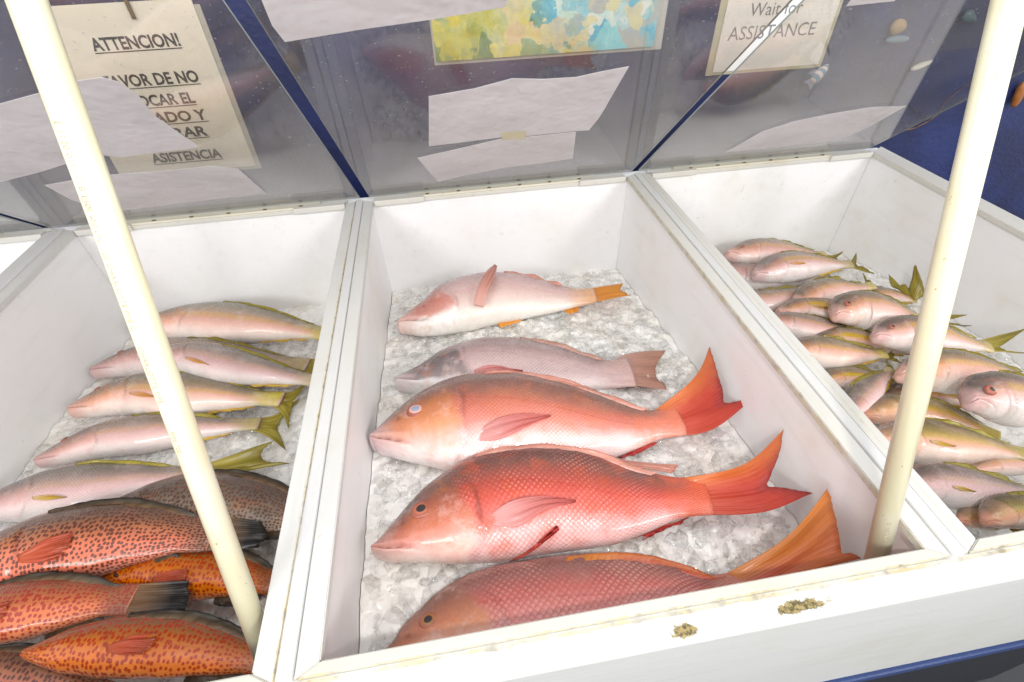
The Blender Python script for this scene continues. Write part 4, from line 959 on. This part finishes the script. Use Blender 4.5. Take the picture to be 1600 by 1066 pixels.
YC([(1348, 468), (1372, 464), (1400, 464), (1432, 470)], -.21, 14, 'fish at the back of the heap with sharp yellow tail tips standing up', 69, pec=False, dors=False,
   tail=([(1388, 428), (1395, 448), (1413, 444), (1420, 450), (1431, 413), (1446, 462)], [-.17, -.19, -.18, -.19, -.14, -.19]))
YC([(1306, 494), (1345, 484), (1395, 490), (1446, 502)], -.150, 27, 'round-headed fish facing left with orange eye, in the middle of the heap', 70, eye=.0062, pec=False, mat=S_YT, wk=.62,
   tail=([(1513, 492), (1490, 498), (1478, 500), (1492, 506), (1520, 509)], [-.165]*5))
YC([(1225, 545), (1305, 552), (1350, 553), (1384, 553)], -.172, 25, 'pale fish with olive tail fanned toward the right pipe', 71, pec=False, tailkw=dict(ln=.19, spread=.10, fork=.7))
YC([(1368, 528), (1420, 522), (1480, 533), (1548, 543)], -.138, 27, 'dark-snouted fish with long olive tail reaching the right edge', 72, mat=S_YTS, eye=.0058, pec=False, wk=.62,
   tail=([(1606, 512), (1572, 536), (1562, 543), (1575, 550), (1612, 553)], [-.13, -.135, -.14, -.14, -.14]))
YC([(1282, 600), (1310, 590), (1360, 592), (1420, 610)], -.182, 17, 'red-backed fish almost hidden left of the right pipe', 73, mat=S_YTS, pec=False, tail=None)
YC([(1318, 655), (1345, 622), (1370, 596), (1394, 578)], -.150, 31, 'pink fish pointing down left with its olive tail beside the right pipe', 74, pec=False, tailkw=dict(ln=.20, spread=.12, fork=.6))
YC([(1375, 625), (1430, 616), (1480, 620), (1540, 640)], -.175, 20, 'amber fish in the gap behind the right pipe', 75, mat=S_YTS, pec=False, tail=None)
YC([(1408, 588), (1470, 580), (1540, 584), (1625, 600)], -.125, 33, 'large pale fish with pink cheek crossing behind the right pipe', 76, pec=False, wk=.7, tail=None)
YC([(1352, 652), (1420, 640), (1490, 655), (1562, 682)], -.150, 26, 'dark-backed golden striped fish behind the foot of the right pipe', 77, mat=S_YTD, pec=False, tail=None)
YC([(1360, 690), (1440, 690), (1520, 697), (1610, 712)], -.122, 38, 'long olive-backed fish with yellow side fin right of the pipe', 78, mat=S_YTD, fin=F_YEL, wk=.66, tail=None)
YC([(1516, 630), (1556, 622), (1610, 628), (1690, 650)], -.088, 40, 'fish with a big round head, orange eye and downturned mouth at the right edge', 79, eye=.0078, ev=.26, mouth=(.10, -.66), pec=False, mat=S_YTS, wk=.66, mouthk=1.3, tail=None)
YC([(1510, 736), (1560, 724), (1620, 722), (1680, 730)], -.135, 22, 'pale-bellied fish end at the right edge between the two large ones', 80, pec=False, tail=None)
YC([(1400, 760), (1470, 758), (1540, 764), (1625, 772)], -.112, 38, 'thick pale fish with yellow side fin near the front of the right bin', 81, mat=S_YT, wk=.66, tail=None)
YC([(1500, 815), (1540, 806), (1580, 812), (1620, 822)], -.120, 24, 'dark fish in the front corner of the right bin', 82, mat=S_YTD, pec=False, tail=None)
YC([(1540, 816), (1575, 800), (1620, 800), (1690, 815)], -.088, 30, 'reddish fish with a wide closed mouth in the front of the right bin', 83, mat=S_YTD, pec=False, wk=.64, mouthk=1.3, tail=None)

# ================================================================== CRUSHED ICE
t = NT('wet_crushed_ice'); p = t.pos()
ic = t.mix(t.sm(t.noise(p, 12, 5, .65), .4, .65), (.93, .93, .915), (.88, .86, .81))
b1 = t.bump(t.noise(p, 150, 3, .6), .35, .0015)
icd = t.n('BsdfPrincipled', Base_Color=ic, Roughness=.07, Specular_IOR_Level=.6, Normal=b1).outputs[0]
icb = icd
icl = t.n('MixShader', _0=.07, _1=t.n('BsdfTransparent', Color=(1, 1, 1, 1)).outputs[0], _2=t.n('BsdfGlossy', Roughness=.05, Normal=b1).outputs[0]).outputs[0]
M_ICE = t.end(t.n('MixShader', _0=t.math('ADD', .66, t.math('MULTIPLY', t.sm(t.noise(p, 40, 3), .35, .65), .3)), _1=icb, _2=icl).outputs[0])
t = NT('ice_slush'); p = t.pos()
ic = t.mix(t.sm(t.noise(p, 12, 5, .65), .4, .65), (.89, .885, .87), (.81, .785, .73))
vo = t.n('TexVoronoi', dict(feature='SMOOTH_F1'), Vector=p, Scale=95.0, Smoothness=.35).outputs[0]
M_SLUSH = t.principled(Base_Color=ic, Roughness=.07, Specular_IOR_Level=.6,
                       Normal=t.bump(t.math('ADD', vo, t.math('MULTIPLY', t.noise(p, 140, 4, .7), .5)), .6, .003))
def ice_bed(x0, x1, zf, n_chunks, label, ys, seed, smin=.004, smax=.019):
    r = np.random.default_rng(seed); bm = bmesh.new()
    nx, ny = int((x1-x0)/.0048), int((YB-YF)/.0048)
    def hz(x, y):
        v = Vector((x*52, y*52, seed)); d = mnoise.voronoi(v)[0]
        return zf(x, y) + .008*mnoise.noise(Vector((x*22, y*22, seed))) + .009*(.5-min(1, d[0])) + .003*mnoise.noise(Vector((x*120, y*120, seed+4)))
    G = [[bm.verts.new((x0+(x1-x0)*i/nx, YF-g+(YB-YF+2*g)*j/ny, hz(x0+(x1-x0)*i/nx, YF+(YB-YF)*j/ny))) for i in range(nx+1)] for j in range(ny+1)]
    for j in range(ny):
        for i in range(nx):
            f = bm.faces.new((G[j][i], G[j][i+1], G[j+1][i+1], G[j+1][i])); f.smooth = True; f.material_index = 0
    ico = bmesh.new(); bmesh.ops.create_icosphere(ico, subdivisions=1, radius=1); IV = np.array([v.co for v in ico.verts]); IFc = [[v.index for v in f.verts] for f in ico.faces]; ico.free()
    for _ in range(n_chunks):
        y = ys(r); x = r.uniform(x0+.012, x1-.012); sz = smin+(smax-smin)*r.random()**2.2
        q = r.normal(size=(3, 3)); q, _r = np.linalg.qr(q)
        V = IV*(1+r.uniform(-.38, .30, (len(IV), 1)))*np.array([1, r.uniform(.6, 1), r.uniform(.45, .8)])*sz
        V = (V@q.T)*np.array([1.15, 1.15, .55]) + np.array([x, y, hz(x, y)-sz*.12])
        if V[:, 1].max() > YB+g-.001 or V[:, 1].min() < YF-g+.001: continue
        vs = [bm.verts.new(v) for v in V]
        sm_ = r.random() < .9
        for fc in IFc:
            f = bm.faces.new([vs[k] for k in fc]); f.material_index = 1; f.smooth = sm_
    o = link('crushed_ice', bm_mesh(bm, 'crushed_ice'), [M_SLUSH, M_ICE]); tag(o, label, 'ice', kind='stuff'); return o
zb = lambda x, y: float(np.interp(y, [.15, .30, .42, .55, .78, 1.08], [-.150, -.145, -.150, -.170, -.206, -.258])) - .03*max(0, min(1, (x-.2)/.23))*(1 if y < .6 else .3)
ice_bed(BL-g+.001, BR+g-.001, zb, 4600, 'wet crushed ice around the snappers in the middle bin', lambda r: r.uniform(YF, YB), 3)
za = lambda x, y: float(np.interp(y, [.15, .4, .7, .9, 1.08], [-.21, -.215, -.225, -.25, -.27]))
ice_bed(AL-g+.001, AR+g-.001, za, 2600, 'crushed ice under the fish in the left bin', lambda r: r.uniform(YF, .95), 5)
zc = lambda x, y: float(np.interp(y, [.15, .6, .9, 1.08], [-.20, -.215, -.245, -.29]))
ice_bed(CL-g+.001, CR+g-.001, zc, 1500, 'crushed ice under the heap in the right bin', lambda r: r.uniform(YF, .95), 7)

if 0:
    bpy.context.view_layer.update()
    for o in ALL_FISH:
        P = np.array([o.matrix_world @ v.co for v in o.data.vertices]); xs = P[:, 0]; cxm = xs.mean()
        lo, hi = (AL, AR) if cxm < -.19 else ((BL, BR) if cxm < .46 else (CL, CR))
        if xs.min() < lo or xs.max() > hi or P[:, 1].min() < YF-g: print('OUT', o.name, round(lo-xs.min(), 3), round(xs.max()-hi, 3), round(YF-P[:, 1].min(), 3), o['label'][:50])
